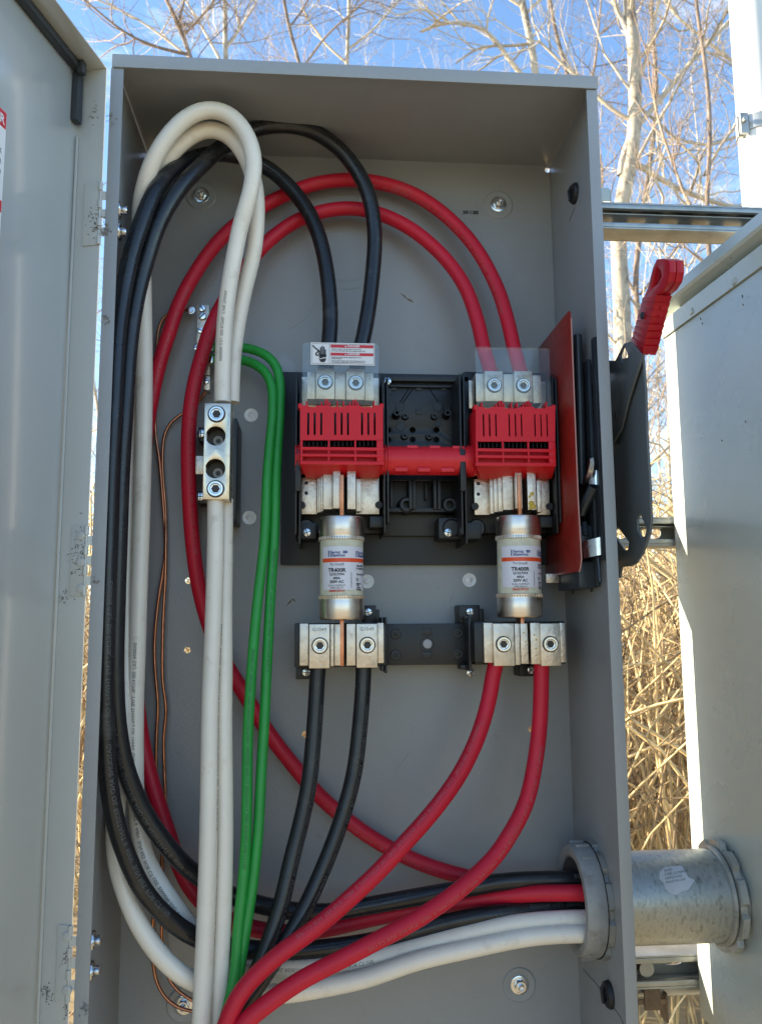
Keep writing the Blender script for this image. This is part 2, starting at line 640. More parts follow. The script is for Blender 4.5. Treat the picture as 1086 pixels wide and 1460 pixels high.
def branch(T, p, d, r, length, depth, droop=.0, wig=.16, nsub=7):
    """a wandering limb with its own smaller limbs"""
    n = max(4, min(9, int(length / .12)))
    pts = [p.copy()]
    d = d.normalized()
    for i in range(n):
        d = (d + rv(wig) + Vector((0, 0, .05 - droop))).normalized()
        p = p + d * length / n
        pts.append(p.copy())
    T.add(pts, r, max(.0016, r * .35), 5 if r > .012 else 3)
    if depth <= 0:
        return
    for k in range(nsub):
        i = rt.randint(1, n)
        t = (pts[i] - pts[i - 1]).normalized()
        side = rv().cross(t).normalized()
        dd = (t * .9 + side * rt.uniform(.5, 1.1) + Vector((0, 0, .15)))
        rr = max(.0018, r * (1 - .6 * i / n) * rt.uniform(.35, .6))
        branch(T, pts[i], dd, rr, length * rt.uniform(.35, .62), depth - 1, droop, wig, max(3, nsub - 2))
def tree(label, path, w0, w1, Y, m, mt, limbs=(), nb=16, blen=1.5, depth=2, spread=.5, zmin=2.2, cat='tree', name='bare_tree'):
    sc = (Y - CAMP.y) / 1194.3
    pts = [P(a, b, Y + (c[0] if (c := rest) else 0)) for a, b, *rest in path]
    base = pts[0].copy()
    base.z = min(base.z, .2)
    base.x += 0.0
    pts = [Vector((base.x, base.y, 0.0))] + pts
    t = thing(name, label, cat, pts[0], 'bare trees behind the boxes')
    sp = spline(pts, .15)
    n = len(sp)
    bm = BM()
    rads = [(w0 + (w1 - w0) * i / (n - 1)) / 2 * sc * (1 + .06 * mnoise.noise(sp[i] * 2)) for i in range(n)]
    add_tube(bm, sp, rads, 12)
    obj('trunk', bm, m, t, smooth=60)
    T = Tubes()
    for lp, lw, nn in limbs:
        q = [P(a, b, Y + rest[0] if rest else Y) for a, b, *rest in lp]
        q = spline(q, .12)
        T.add(q, lw / 2 * sc, lw * .28 * sc, 6)
        for k in range(nn):
            i = rt.randint(2, len(q) - 1)
            tt = (q[i] - q[i - 1]).normalized()
            branch(T, q[i], tt + rv(.7), lw * .25 * sc, blen * rt.uniform(.4, .8), 1)
    for k in range(nb):
        i = rt.randint(1, n - 1)
        if sp[i].z < zmin:
            continue
        a = rt.uniform(0, 2 * PI)
        d = Vector((math.cos(a) * spread * 1.3, math.sin(a) * spread, rt.uniform(.3, .9)))
        branch(T, sp[i], d, max(.005, rads[i] * rt.uniform(.13, .3)), blen * rt.uniform(.6, 1.2), depth)
    T.build('crown', mt, t)
    return t
BK, TW = M['bark'], M['twig']
tree('stout pale-barked bare tree rising between the boxes, forking toward the riser pipe', [(893, 760), (889, 600), (887, 480), (885, 400), (879, 345), (885, 288), (899, 232), (905, 160), (904, 90), (897, 10), (886, -130), (884, -300)], 36, 13, 7.0, BK, M['twigpale'],
     limbs=(([(884, 250), (889, 208), (915, 172), (957, 122), (1000, 70), (1045, 25), (1100, -25)], 11, 9), ([(893, 225), (911, 236), (950, 262), (1000, 283), (1035, 293), (1090, 305)], 10, 8),
            ([(904, 70), (888, 30), (868, -10), (850, -60)], 8, 6), ([(900, 172), (872, 158), (846, 132), (800, 90), (770, 60)], 7, 8), ([(905, 130), (925, 70), (935, 20), (950, -60)], 7, 6),
            ([(884, 395), (905, 440), (940, 470)], 4, 4), ([(903, 150), (940, 172), (965, 205), (995, 225), (1003, 250), (990, 290)], 5, 4), ([(1003, 250), (1022, 215), (1042, 184), (1080, 150)], 6, 5)), nb=20, blen=1.5)
tree('pale-barked bare tree showing just above the middle of the box lid', [(785, 700), (776, 330), (769, 180), (763, 105), (756, 55), (743, 0), (728, -110), (722, -240)], 19, 9, 8.2, BK, M['twigpale'],
     limbs=(([(750, 115), (727, 88), (703, 52), (684, 38), (640, 30), (600, 45)], 8, 8), ([(757, 62), (720, 68), (690, 62), (650, 90)], 5, 5), ([(745, 10), (712, -10), (680, -60)], 6, 5), ([(748, 20), (790, -20), (830, -70)], 5, 5)), nb=18, blen=1.6)
tree('slender grey bare tree standing over the left part of the box lid', [(330, 650), (326, 200), (322, 85), (321, 10), (318, -120), (312, -220)], 12, 6, 8.8, BK, M['twigpale'],
     limbs=(([(322, 100), (300, 60), (278, 20), (250, -20)], 5, 8), ([(322, 70), (350, 30), (372, -10)], 4, 6), ([(326, 130), (280, 90), (230, 50), (185, 20), (140, 0)], 5, 9)), nb=26, blen=1.7)
tree('leaning brown bare tree above the left corner of the box', [(300, 640), (290, 200), (272, 80), (250, 25), (228, -20), (200, -110)], 12, 6, 7.6, M['bark2'], TW,
     limbs=(([(262, 50), (292, 20), (320, -20)], 4, 8), ([(270, 78), (230, 70), (190, 55), (150, 25), (110, -10)], 5, 9), ([(255, 35), (262, 0), (275, -40)], 4, 8)), nb=26, blen=1.5)
tree('thin bare tree just left of the middle of the lid', [(452, 640), (445, 250), (432, 110), (412, 40), (402, -20), (390, -150)], 9, 5, 9.0, M['bark2'], TW,
     limbs=(([(430, 100), (465, 50), (500, 20), (545, -20)], 4, 8), ([(412, 40), (440, 0), (455, -60)], 3, 6)), nb=26, blen=1.7)
tree('thin pale bare tree with spreading twigs above centre of the lid', [(500, 640), (497, 250), (494, 110), (497, 30), (499, -40), (505, -150)], 9, 5, 9.6, BK, M['twigpale'],
     limbs=(([(495, 90), (460, 60), (430, 10)], 4, 7), ([(496, 70), (530, 45), (560, 10), (590, -30)], 4, 8)), nb=20, blen=1.6)
tree('thin forked bare tree between the two stout pale trunks', [(830, 800), (832, 400), (826, 200), (810, 110), (790, 40), (780, -40), (775, -150)], 10, 5, 8.6, M['bark2'], TW,
     limbs=(([(822, 180), (845, 110), (852, 50), (858, -20)], 5, 8),), nb=24, blen=1.5)
tree('dark twiggy bare tree close behind the strut and riser pipe', [(1030, 800), (1022, 500), (1012, 380), (1006, 300), (1012, 200), (1006, 100), (992, 10), (985, -100)], 11, 5, 6.2, M['bark2'], TW,
     limbs=(([(1008, 330), (985, 300), (965, 250), (940, 180), (925, 110)], 6, 9), ([(1010, 380), (960, 340), (930, 300)], 4, 8)), nb=34, blen=1.2, zmin=1.6)
tree('grey bare tree seen below the upper strut beside the pale trunk', [(925, 900), (920, 700), (914, 500), (905, 400), (912, 330), (925, 240), (935, 140), (930, 40), (925, -60)], 12, 6, 9.5, M['bark2'], TW,
     limbs=(([(912, 420), (945, 380), (965, 350), (1000, 320)], 5, 8), ([(905, 420), (880, 370), (860, 300), (855, 220)], 5, 9)), nb=34, blen=1.8, zmin=1.6)
tree('far right bare tree behind the pale cabinet', [(1150, 700), (1140, 300), (1120, 120), (1090, 0), (1075, -120)], 16, 7, 8.0, BK, M['twigpale'],
     limbs=(([(1120, 120), (1060, 100), (1010, 60), (960, 20), (930, -30)], 7, 9), ([(1125, 160), (1060, 190), (1000, 210), (950, 190)], 6, 9)), nb=26, blen=1.7)
# a brown twig clump like an old nest in the left tree
T = Tubes()
c = P(262, 34, 7.6)
for k in range(150):
    a = c + rv(.085)
    d = rv(1).normalized() * rt.uniform(.05, .16)
    T.add([a - d * .5, a + rv(.01), a + d * .5], .0035, .002, 3)
o = T.build('nest', M['brush2'], origin=c, kind='thing')
tag(o, 'clump of brown twigs like an old nest above the left corner', 'nest')
# far wood: one mass
T = Tubes()
for k in range(120):
    Y = rt.uniform(10.5, 19)
    x = rt.uniform(-11, 13)
    b = Vector((x, Y, 0.3))
    h = rt.uniform(4.5, 9.5)
    lean = Vector((rt.gauss(0, .1), rt.gauss(0, .06), 1)).normalized()
    n = 9
    pts = [b + lean * h * i / n + Vector((math.sin(i * .9 + k) * .07, 0, 0)) for i in range(n + 1)]
    r = rt.uniform(.02, .055)
    T.add(pts, r, r * .3, 5)
    for j in range(17):
        i = rt.randint(1, n)
        a = rt.uniform(0, 2 * PI)
        branch(T, pts[i], Vector((math.cos(a) * .7, math.sin(a) * .5, rt.uniform(.3, 1))), r * .3, rt.uniform(.8, 2.1), 1, 0, .14, 6)
T.build('distant_woods', M['twigpale'], kind='stuff', origin=(0, 14, 0))
# dry canes and vines covering the bank
for nm, mm, cnt, rr, seed in (('dry_brush', M['brush'], 4300, (.0022, .0062), 3), ('dead_undergrowth', M['brush2'], 1900, (.002, .005), 9)):
    rt = random.Random(seed)
    T = Tubes()
    for k in range(cnt):
        y = 1.15 + 3.2 * rt.random() ** .9
        x = rt.uniform(-2.2, 3.6) if rt.random() < .7 else rt.uniform(.4, 1.7) * (y + .93) / 1.9
        g = min(1.6, max(0, (y - 1.5) * .22))
        a = rt.uniform(0, 2 * PI)
        h = rt.uniform(.3, 1.55) * (1.12 if y > 2 else .86)
        reach = rt.uniform(.1, 1.15)
        p0 = Vector((x, y, g + rt.uniform(0, .8)))
        dx = Vector((math.cos(a), math.sin(a) * .55, 0)) * reach
        n = 7
        pts = []
        for i in range(n + 1):
            f = i / n
            arch = math.sin(f * PI * rt.uniform(.62, .68)) if False else (f * 1.75 - f * f * rt.uniform(.72, .80))
            pts.append(p0 + dx * f ** 1.4 + Vector((math.sin(f * 7 + k) * .022, math.cos(f * 5 + k) * .02, h * arch)))
        r = rt.uniform(*rr) * (1.25 if rt.random() < .12 else 1)
        if max(q.z for q in pts) > 1.92 + .10 * (y - 2):
            continue
        if min(q.y for q in pts) < .62:
            continue
        T.add(pts, r, r * .45, 4)
    T.build(nm, mm, kind='stuff', origin=(0, 2, 0))
rt = random.Random(5)
bm = BM()
for k in range(260):
    y = rt.uniform(1.1, 2.6)
    x = rt.uniform(-1.2, 2.8)
    c = Vector((x, y, rt.uniform(.2, 1.5)))
    u, w = rv(1).normalized() * .018, rv(1).normalized() * .010
    bm.faces.new([bm.verts.new(c - u), bm.verts.new(c + w), bm.verts.new(c + u), bm.verts.new(c - w)])
obj('yellow_leaves', bm, M['weed'], kind='stuff', origin=(0, 1.8, 0))

# ------------------------------------------------------------------ enclosure
enc = thing('electrical_enclosure', 'tall grey steel disconnect box standing open with its door swung left', 'electrical box', V(W / 2, D / 2, -1.42))
T = .0022
ZB = -1.42
CY0, CZ0 = .116, -.9960
def fxz(y):
    return lambda a, b, c: Vector((a, y + c, b + Z0))
holes = []
for px, py in ((268, 828), (267, 927), (435, 1047), (757, 1040), (786, 239), (208, 217)):
    q = P(px, py, D)
    holes.append(circ(min(max(q.x, .004), W - .004), min(q.z - Z0, -.006), .0042, 12))
bm = BM()
plate(bm, [(.0, ZB), (W, ZB), (W, 0), (0, 0)], holes, T, fxz(D + T / 2))
obj('back_panel', bm, M['paint'], enc, smooth=20)
bm = BM()
add_box(bm, V(-T, 0, ZB), V(-.0001, D + T, -.0005), .0006)
obj('left_wall', bm, M['paint'], enc)
kn = PX(853, 1290, W)
bm = BM()
yz = lambda x: (lambda a, b, c: Vector((x + c, a, b + Z0)))
plate(bm, [(0, ZB), (D + T, ZB), (D + T, -.0005), (0, -.0005)], [circ(CY0, CZ0, .0545, 40)], T, yz(W + T / 2))
obj('right_wall', bm, M['paint'], enc)
bm = BM()
add_box(bm, V(-.001, -.002, 0.0001), V(W + .003, D + T, .0022), .0006)
add_box(bm, V(-.001, -.0045, -.0145), V(W + .003, -.0022, .0022), .001)
obj('top_cover', bm, M['paint'], enc)
bm = BM()
add_box(bm, V(0, 0, ZB - T), V(W, D, ZB - .0001), .0006)
obj('bottom_panel', bm, M['paint'], enc)
for x0, x1 in ((-T, .0125), (W - .0115, W + T)):
    bm = BM()
    add_box(bm, V(x0, -.0022, ZB), V(x1, -.0001, -.0148), .0008)
    obj('front_flange', bm, M['paint'], enc)
# raised rings round the mounting holes, with washer and nut
bm = BM()
add_lathe(bm, (0, 0, 0), (0, -1, 0), [(.0115, 0), (.0115, .0016), (.0105, .0020), (.0060, .0020)], 24, cap0=False)
washer = mesh_of(bm, 'washer', M['steel'], 35)
bm = BM()
add_lathe(bm, (0, 0, 0), (0, -1, 0), [(.0076, .0018, 6), (.0076, .0078, 6), (.0066, .0088), (.0042, .0088), (.0040, .0125), (.0034, .0132), (.0024, .0132, 6), (.0020, .0100, 6)], 24, cap0=False)
nut = mesh_of(bm, 'bolt', M['steel'], 35)
bm = BM()
add_lathe(bm, (0, 0, 0), (0, -1, 0), [(.0215, 0), (.0205, .0014), (.0190, .0016), (.0150, .0004), (.0120, .0003)], 32, cap0=False)
ring = mesh_of(bm, 'embossed_ring', M['paint'], 50)
for px, py in ((287, 279), (710, 292), (740, 1404), (262, 1433)):
    q = P(px, py, D)
    r_ = inst('embossed_ring', ring, q, enc)
    inst('washer', washer, q, r_)
    inst('bolt', nut, q, r_)
# punched dimples
bm = BM()
add_lathe(bm, (0, 0, 0), (0, -1, 0), [(.0096, 0), (.0092, .0011), (.0078, .0012), (.0060, .0005), (.0036, .0005), (.0028, .0013), (.0015, .0016)], 24, cap0=False)
dim = mesh_of(bm, 'dimple', mat('dimple_sheen', (.90, .88, .84), .22, coat=.5, var=.08, vscale=60), 50)  # pale colour paints in the shine on the dimples
for px, py in ((358, 592), (355.5, 738), (523, 829), (669, 827)):
    inst('dimple', dim, P(px, py, D), enc)
# date stamp and embossed word
bm = BM()
q = P(671, 302.5, D - .0006)
add_text(bm, 'JUN 11 2025', .0068, lambda a, b: q + Vector((a, 0, b - .0025)), 'CENTER', .00035, xscale=.62)
obj('date_stamp', bm, M['ink'], enc, smooth=None)
bm = BM()
q2 = P(601, 823, D - .0005)
add_text(bm, 'FUSE', .0095, lambda a, b: q2 + Vector((a * 1.15, 0, b - .003)), 'CENTER')
obj('embossed_word', bm, mat('embossed_enamel', (.33, .35, .35), .3), enc, smooth=None)
# scuffs on the back panel
def scuff(pts, m, r=.0006):
    bm = BM()
    for a, b, wd in pts:
        add_tube(bm, [a, (a + b) / 2 + Vector((.0006, 0, .0004)), b], [.0001, wd, .0001], 5)
    obj('paint_chip', bm, m, enc)
brown = mat('bare_brown_chip', (.20, .13, .07), .7)
scuff([(P(571, 418, D), P(580, 427, D), .0012), (P(578, 425, D), P(590, 432, D), .0014)], brown)
scuff([(P(408, 864, D), P(417, 854, D), .0012), (P(416, 853, D), P(422, 859, D), .0009)], brown)
# clear tape left on the panel and faint scratches
for pts in (((391, 533), (420, 533), (420, 520), (404, 503), (393, 522)),):
    bm = BM()
    bm.faces.new([bm.verts.new(P(a_, b_, D - .0004)) for a_, b_ in pts])
    obj('tape_residue', bm, M['tape'], enc)
for pts in (((452, 383), (470, 396), (500, 402), (522, 396)), ((470, 410), (495, 414), (512, 410)), ((640, 420), (652, 424)), ((330, 1290), (352, 1288)), ((560, 1100), (575, 1088), (584, 1070)),
            ((700, 1120), (712, 1150)), ((640, 860), (648, 842)), ((590, 350), (600, 362), (606, 378)), ((412, 470), (440, 452), (450, 430))):
    bm = BM()
    add_tube(bm, spline([P(a_, b_, D - .0001) for a_, b_ in pts], .01), .0003, 4)
    obj('scratch', bm, M['tape'], enc)
# black grommets and scratches on the right wall
bm = BM()
add_lathe(bm, (0, 0, 0), (-1, 0, 0), [(.0120, 0), (.0120, .002), (.0105, .0045), (.0055, .0050), (.0045, .0030), (.0015, .0028)], 20, cap0=False)
add_tube(bm, [(-.004, .002, .010), (-.007, .003, .004), (-.006, .002, -.008)], .0018, 8)
plug = mesh_of(bm, 'hole_plug', M['rubber'], 40)
for px, py, sc in ((820, 276, 1.15), (869.5, 1418, 1.25)):
    inst('hole_plug', plug, PX(px, py, W), enc, scale=sc)
bm = BM()
for pts in (((831, 1382), (850, 1403), (864, 1420)), ((875, 1438), (884, 1450), (889, 1462)), ((819, 296), (815, 306), (811, 315))):
    bm = BM()
    add_tube(bm, [PX(a, b, W - .0001) for a, b in pts], .0005, 5)
    obj('scratch', bm, M['pale'], enc)
bm = BM()
add_lathe(bm, (0, 0, 0), (-1, 0, 0), [(.0035, 0), (.0032, .0018), (.0018, .0022)], 14, cap0=False)
riv = mesh_of(bm, 'rivet', M['dark'], 40)
for px, py in ((817, 843), (844, 840), (835.5, 522)):
    inst('rivet', riv, PX(px, py, W), enc)

# ---- door: hinge line at the front left corner, swung open 104 degrees
TH = R(104)
dvec = Vector((math.cos(TH), -math.sin(TH), 0))      # hinge -> free edge
lvec = Vector((math.sin(TH), math.cos(TH), 0))       # panel -> lip edge
L = .034
hinge = V(-.0075, -.001, 0)
c0 = hinge - lvec * L                                 # corner panel / lip
def DP(a, b, z):       # a along the door, b out from the panel, z local height
    return Vector((c0.x, c0.y, 0)) + dvec * a + lvec * b + Vector((0, 0, z + Z0))
def dbox(bm, a0, b0, z0, a1, b1, z1, bev=.0008):
    t = bmesh.new()
    add_box(t, (a0, b0, z0), (a1, b1, z1), bev)
    for v in t.verts:
        v.co = DP(v.co.x, v.co.y, v.co.z)
    bmesh.ops.recalc_face_normals(t, faces=t.faces)
    me = bpy.data.meshes.new('t')
    t.to_mesh(me)
    t.free()
    bm.from_mesh(me)
    bpy.data.meshes.remove(me)
ZT = -.0135
bm = BM()
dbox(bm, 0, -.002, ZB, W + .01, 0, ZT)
door = obj('door', bm, M['door_lit_paint'], enc, label='tall grey door swung open past ninety degrees')
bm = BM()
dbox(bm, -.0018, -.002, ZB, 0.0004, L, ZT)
obj('side_lip', bm, M['door_lit_paint'], door)
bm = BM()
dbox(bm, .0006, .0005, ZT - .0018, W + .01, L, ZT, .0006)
obj('top_lip', bm, M['door_lit_paint'], door)
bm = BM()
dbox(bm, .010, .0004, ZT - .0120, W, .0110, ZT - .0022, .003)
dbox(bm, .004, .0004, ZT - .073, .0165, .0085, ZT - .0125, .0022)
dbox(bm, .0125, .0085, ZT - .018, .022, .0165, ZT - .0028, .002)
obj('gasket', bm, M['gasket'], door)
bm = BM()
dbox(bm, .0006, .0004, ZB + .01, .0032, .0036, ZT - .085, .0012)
obj('weld_flange', bm, M['door_lit_paint'], door)
# warning label whose right-hand edge is in view
lx0 = None
q = ray(9, 178)
n_ = lvec
tt = (DP(0, 0, 0) - CAMP).dot(n_) / q.dot(n_)
hit = CAMP + q * tt
la = (hit - DP(0, 0, 0)).dot(dvec)
lz = hit.z - Z0
bm = BM()
dbox(bm, la, .0001, lz - .150, la + .125, .0004, lz + .012, .0)
lab = obj('warning_label', bm, M['labelw'], door)
bm = BM()
for za_, zb_ in ((-.006, .0115), (-.094, -.082), (-.147, -.140)):
    bm = BM()
    dbox(bm, la + .0006, .0004, lz + za_, la + .124, .0006, lz + zb_, .0)
    obj('red_band', bm, M['redink'], door)
bm = BM()
add_text(bm, 'DANGER', .0135, lambda a, b: DP(la + .0035 - a, .0009, lz - .0025 + b), 'RIGHT', .0003)
obj('lettering', bm, M['labelw'], door, smooth=None)
bm = BM()
for k, s in enumerate(('HAZARD OF ELECTRIC SHOCK', 'OR BURN. TURN OFF POWER', 'SUPPLYING THIS SWITCH', 'BEFORE WORKING INSIDE.', 'REPLACE ALL DEVICES')):
    add_text(bm, s, .0075, lambda a, b: DP(la + .005 - a, .0008, lz - .034 - k * .011 + b), 'RIGHT')
obj('lettering', bm, M['ink'], door, smooth=None)

# hinges: leaf on the door lip, knuckles over the gap, nuts inside the box
def along_lip(px, py):
    d = ray(px, py)
    nn = dvec
    t = (DP(.0006, 0, 0) - CAMP).dot(nn) / d.dot(nn)
    h = CAMP + d * t
    return (h - DP(0, 0, 0)).dot(lvec), h.z - Z0
bm = BM()
add_lathe(bm, (0, 0, 0), (-1, 0, 0), [(.0072, 0, 6), (.0072, .0055, 6), (.0060, .0064), (.0038, .0064), (.0036, .0105), (.0028, .0112)], 24, cap0=False)
add_lathe(bm, (0, 0, 0), (-1, 0, 0), [(.0090, -.0012), (.0090, 0)], 20)
hnut = mesh_of(bm, 'hinge_nut', M['steel'], 35)
for (pxa, pya, pyb, rivs) in ((122, 262, 351, ()), (104, 750, 850, (764, 802, 839)), (84, 1318, 1428, (1335, 1412))):
    b0, z0 = along_lip(pxa, pya)
    b1, z1 = along_lip(pxa, pyb)
    bb = max(.004, b0)
    bm = BM()
    dbox(bm, .0004, bb, z1, .0020, L - .002, z0, .0006)
    leaf = obj('hinge_leaf', bm, M['door_lit_paint'], door)
    bm = BM()
    hh = (z0 - z1) / 7
    for k in range(7):
        za = z1 + k * hh + .0006
        rr = .0028
        c = DP(.001, L - .0008, za)
        if k % 2 == 0:
            add_lathe(bm, c, (0, 0, 1), [(rr, 0), (rr, hh - .0012)], 12)
            dbox(bm, .0004, L - .004, za, .0018, L, za + hh - .0012, 0)
        else:
            add_lathe(bm, c, (0, 0, 1), [(rr * .5, -.001), (rr * .5, hh)], 8)
            add_box(bm, Vector((c.x, c.y, za + Z0)), Vector((-.0023, c.y + .0015, za + hh - .001 + Z0)), 0)
    obj('hinge_knuckle', bm, M['door_lit_paint'], enc)
    if rivs:
        for py in rivs:
            bm = BM()
            b_, z_ = along_lip(pxa + 13, py)
            add_lathe(bm, DP(.0020, b_, z_), dvec, [(.0052, 0), (.0048, .0012), (.0030, .0018)], 14, cap0=False)
            obj('rivet_head', bm, M['door_lit_paint'], door)
for pts in (((177, 300), (175, 331)), ((142, 1341), (140.5, 1384))):
    for px, py in pts:
        q = P(px, py, .018)
        inst('hinge_nut', hnut, Vector((.0020, .018, q.z)), enc, rot=(0, 0, PI), scale=1.45)
# debris caught in the hinges and cobwebs
def debris(n, area, size, m, name):
    bm = BM()
    for k in range(int(n * .6)):
        c = area()
        d = Vector((random.uniform(-1, 1), random.uniform(-.3, .3), random.uniform(-1, 1))) * size * random.uniform(.4, 1.2)
        e = Vector((random.uniform(-1, 1), random.uniform(-.3, .3), random.uniform(-1, 1))) * size * .4
        add_tube(bm, [c, c + d * .5 + e, c + d], [size * .10, size * .13, size * .05], 4)
    obj(name, bm, m, enc, kind='stuff')
for (px, py, sx, sz, n, z) in ((140, 318, 16, 30, 70, .0023), (118, 790, 18, 38, 120, .0023), (100, 1366, 14, 12, 40, .0023),
                               (134, 160, 6, 22, 30, .0008), (90, 852, 12, 12, 30, .001), (68, 1415, 10, 16, 50, .001), (110, 1440, 10, 16, 30, .001)):
    def ar():
        while True:
            b_, z_ = along_lip(px + random.gauss(0, .45) * sx, py + random.gauss(0, .45) * sz)
            if 0 < b_ < L - .001:
                return DP(z, b_, z_)
    debris(n, ar, .0026, M['dirtm'], 'debris')
for (px, py, s, n) in ((150, 325, 10, 60), (152, 456, 6, 30), (158, 170, 7, 20), (120, 1440, 7, 30), (136, 830, 4, 16)):
    debris(n, lambda: P(px + random.gauss(0, .5) * s, py + random.gauss(0, .8) * s, -.0028), .004, M['web'], 'cobweb')

# ------------------------------------------------------------------ neighbouring enclosure
NX = .74
nb = thing('pale_enclosure', 'pale grey-green steel cabinet at right edge joined by the thick conduit', 'electrical box', V(NX + .25, -.2, -1.17))
NZT, NZB = -.232, -1.172
zl = P(941, 483, .2).z - Z0
zg = P(955, 457, .2).z - Z0
zt0 = P(958, 424, .2).z - Z0
q = PX(945, 455, NX)
bm = BM()
plate(bm, [(-.60, NZB), (.20, NZB), (.20, zl - .001), (-.60, zl - .001)], [circ(CY0, CZ0, .0540, 40)], .003, yz(NX + .0015), .0006)
obj('side_panel', bm, M['neigh'], nb)
bm = BM()
add_box(bm, V(NX + .003, .197, NZB), V(NX + .62, .200, zl - .001), .0005)
add_box(bm, V(NX + .003, -.6, NZB), V(NX + .62, .197, NZB + .003), .0005)
add_box(bm, V(NX + .617, -.6, NZB), V(NX + .62, .197, zl - .001), .0005)
obj('shell', bm, M['neigh'], nb)
def prism(bm, prof, y0, y1, x):
    """profile (dx, z) extruded along y"""
    a = [bm.verts.new(Vector((x + u, y0, w + Z0))) for u, w in prof]
    b = [bm.verts.new(Vector((x + u, y1, w + Z0))) for u, w in prof]
    n = len(prof)
    for i in range(n):
        bm.faces.new((a[i], a[(i + 1) % n], b[(i + 1) % n], b[i]))
    bm.faces.new(a[::-1])
    bm.faces.new(b)
    bmesh.ops.recalc_face_normals(bm, faces=bm.faces)
bm = BM()
prism(bm, [(-.002, zl + .001), (-.002, zg - .002), (.009, zg + .007), (-.007, zg + .012), (-.0095, zg + .016), (-.004, zt0), (.60, zt0 + .004), (.60, zl + .001)], -.62, .203, NX)
obj('lid', bm, M['neigh'], nb, smooth=25)
bm = BM()
add_lathe(bm, (0, 0, 0), (-1, 0, 0), [(.0052, 0, 4), (.0050, .0016, 4), (.0026, .0022)], 20, cap0=False)
spot = mesh_of(bm, 'clinch_dimple', M['neigh'], 40)
for px, py in ((981, 444), (1035, 401), (1086, 365)):
    inst('clinch_dimple', spot, PX(px, py, NX - .002), nb, rot=(R(35), 0, 0))
bm = BM()
for px, py, l_ in ((992, 453, 3), (1045, 420, 4), (1046, 433, 2), (1020, 372, 4), (1012, 380, 3), (1030, 365, 3), (1038, 1213, 4), (1050, 600, 2), (1020, 627, 2), (994, 460, 2)):
    add_tube(bm, [PX(px, py, NX - .0025), PX(px + .5, py + l_, NX - .0025)], .0007, 5)
obj('paint_chips', bm, M['dirtm'], nb, kind='stuff')
piv = V(NX, .2, 0)
nb.location = piv + Matrix.Rotation(R(3), 3, 'Z') @ (nb.location - piv)
nb.rotation_euler = (0, 0, R(3))

# ------------------------------------------------------------------ strut rails
def strut(z, label, x0=.60, x1=2.3, y0=.206, xs=None):
    H, Dp, t = .041, .041, .0026
    t_ = thing('strut_channel', label, 'strut rail', V((x0 + x1) / 2, y0 + Dp / 2, z - H), 'slotted steel strut rails')
    # the length behind the boxes is left at full length too
    xx0, xx1 = .02, x1
    bm = BM()
    hs = []
    x = xx0 + .03
    while x < xx1 - .05:
        hs.append(slot(x, z - H / 2 - .0065, x + .029, z - H / 2 + .0105))
        x += .0508
    plate(bm, [(xx0, z - H), (xx1, z - H), (xx1, z), (xx0, z)], hs, t, fxz(y0 + Dp - t / 2))
    obj('slotted_web', bm, M['strut'], t_, smooth=20)
    for zz in (z - .0115, z - H + .0150):
        bm = BM()
        add_box(bm, V(xx0, y0 + .010, zz - .002), V(xx1, y0 + Dp - t - .0004, zz), .0006)
        if zz > z - H / 2:
            obj('inner_rib', bm, M['strut'], t_)
        else:
            bm.free()
    for nm, za, s in (('top_flange', z, -1), ('bottom_flange', z - H, 1)):
        bm = BM()
        add_box(bm, V(xx0, y0, za), V(xx1, y0 + Dp - t - .0002, za + s * t), .0008)
        add_box(bm, V(xx0, y0, za + s * (t + .0002)), V(xx1, y0 + t, za + s * .0095), .0012)
        add_box(bm, V(xx0, y0 + t + .0002, za + s * .0072), V(xx1, y0 + .0075, za + s * .0095), .0008)
        obj(nm, bm, M['strut'], t_)
zs = [P(900, 289, .206).z - Z0, P(935, 737, .206).z - Z0, P(950, 1362, .206).z - Z0]
strut(zs[0], 'slotted steel strut rail crossing above the red switch handle')
strut(zs[1], 'slotted steel strut rail behind the dark handle plate')
strut(zs[2], 'slotted steel strut rail crossing below the galvanised conduit')
# bar and clamp below the lowest strut
bm = BM()
a, b = P(900, 1408, .235), P(1010, 1404, .235)
add_tube(bm, [Vector((a.x - .1, a.y, a.z)), Vector((b.x + .3, b.y, a.z))], .0115, 16)
tag(obj('support_pipe', bm, M['strut']), 'thin galvanised pipe running just below the lowest strut rail', 'pipe')
t_ = thing('pipe_clamp', 'rusty steel strap clamp hanging under the lowest strut rail', 'clamp', P(925, 1440, .215))
bm = BM()
q = P(922, 1400, .215)
add_box(bm, q + Vector((-.016, 0, -.050)), q + Vector((-.013, .03, .022)), .0006)
add_box(bm, q + Vector((-.0128, 0, -.028)), q + Vector((.024, .003, -.022)), .0006)
obj('strap', bm, mat('rusty_zinc', (.22, .16, .11), .5, .5, var=.3, vscale=50), t_)
bm = BM()
add_box(bm, q + Vector((.0242, 0, -.052)), q + Vector((.027, .03, -.016)), .0006)
add_box(bm, q + Vector((-.006, -.004, -.034)), q + Vector((.016, -.0002, .004)), .0012)
obj('saddle', bm, mat('rusty_zinc_dark', (.15, .115, .085), .5, .5, var=.3, vscale=50), t_)
bm = BM()
add_lathe(bm, q + Vector((.0, -.001, .016)), (0, 1, 0), [(.010, 0), (.010, .03)], 16)
obj('clamp_ear', bm, M['strut'], t_)
# small angle bracket on the upper strut
bm = BM()
q = P(856, 287, .225)
add_box(bm, q + Vector((-.03, 0, .0008)), q + Vector((.0145, .002, .022)), .0008)
add_box(bm, q + Vector((.0148, 0, .0008)), q + Vector((.017, .03, .019)), .0008)
tag(obj('mounting_tab', bm, M['neigh']), 'small pale steel tab standing on the upper strut rail', 'bracket')

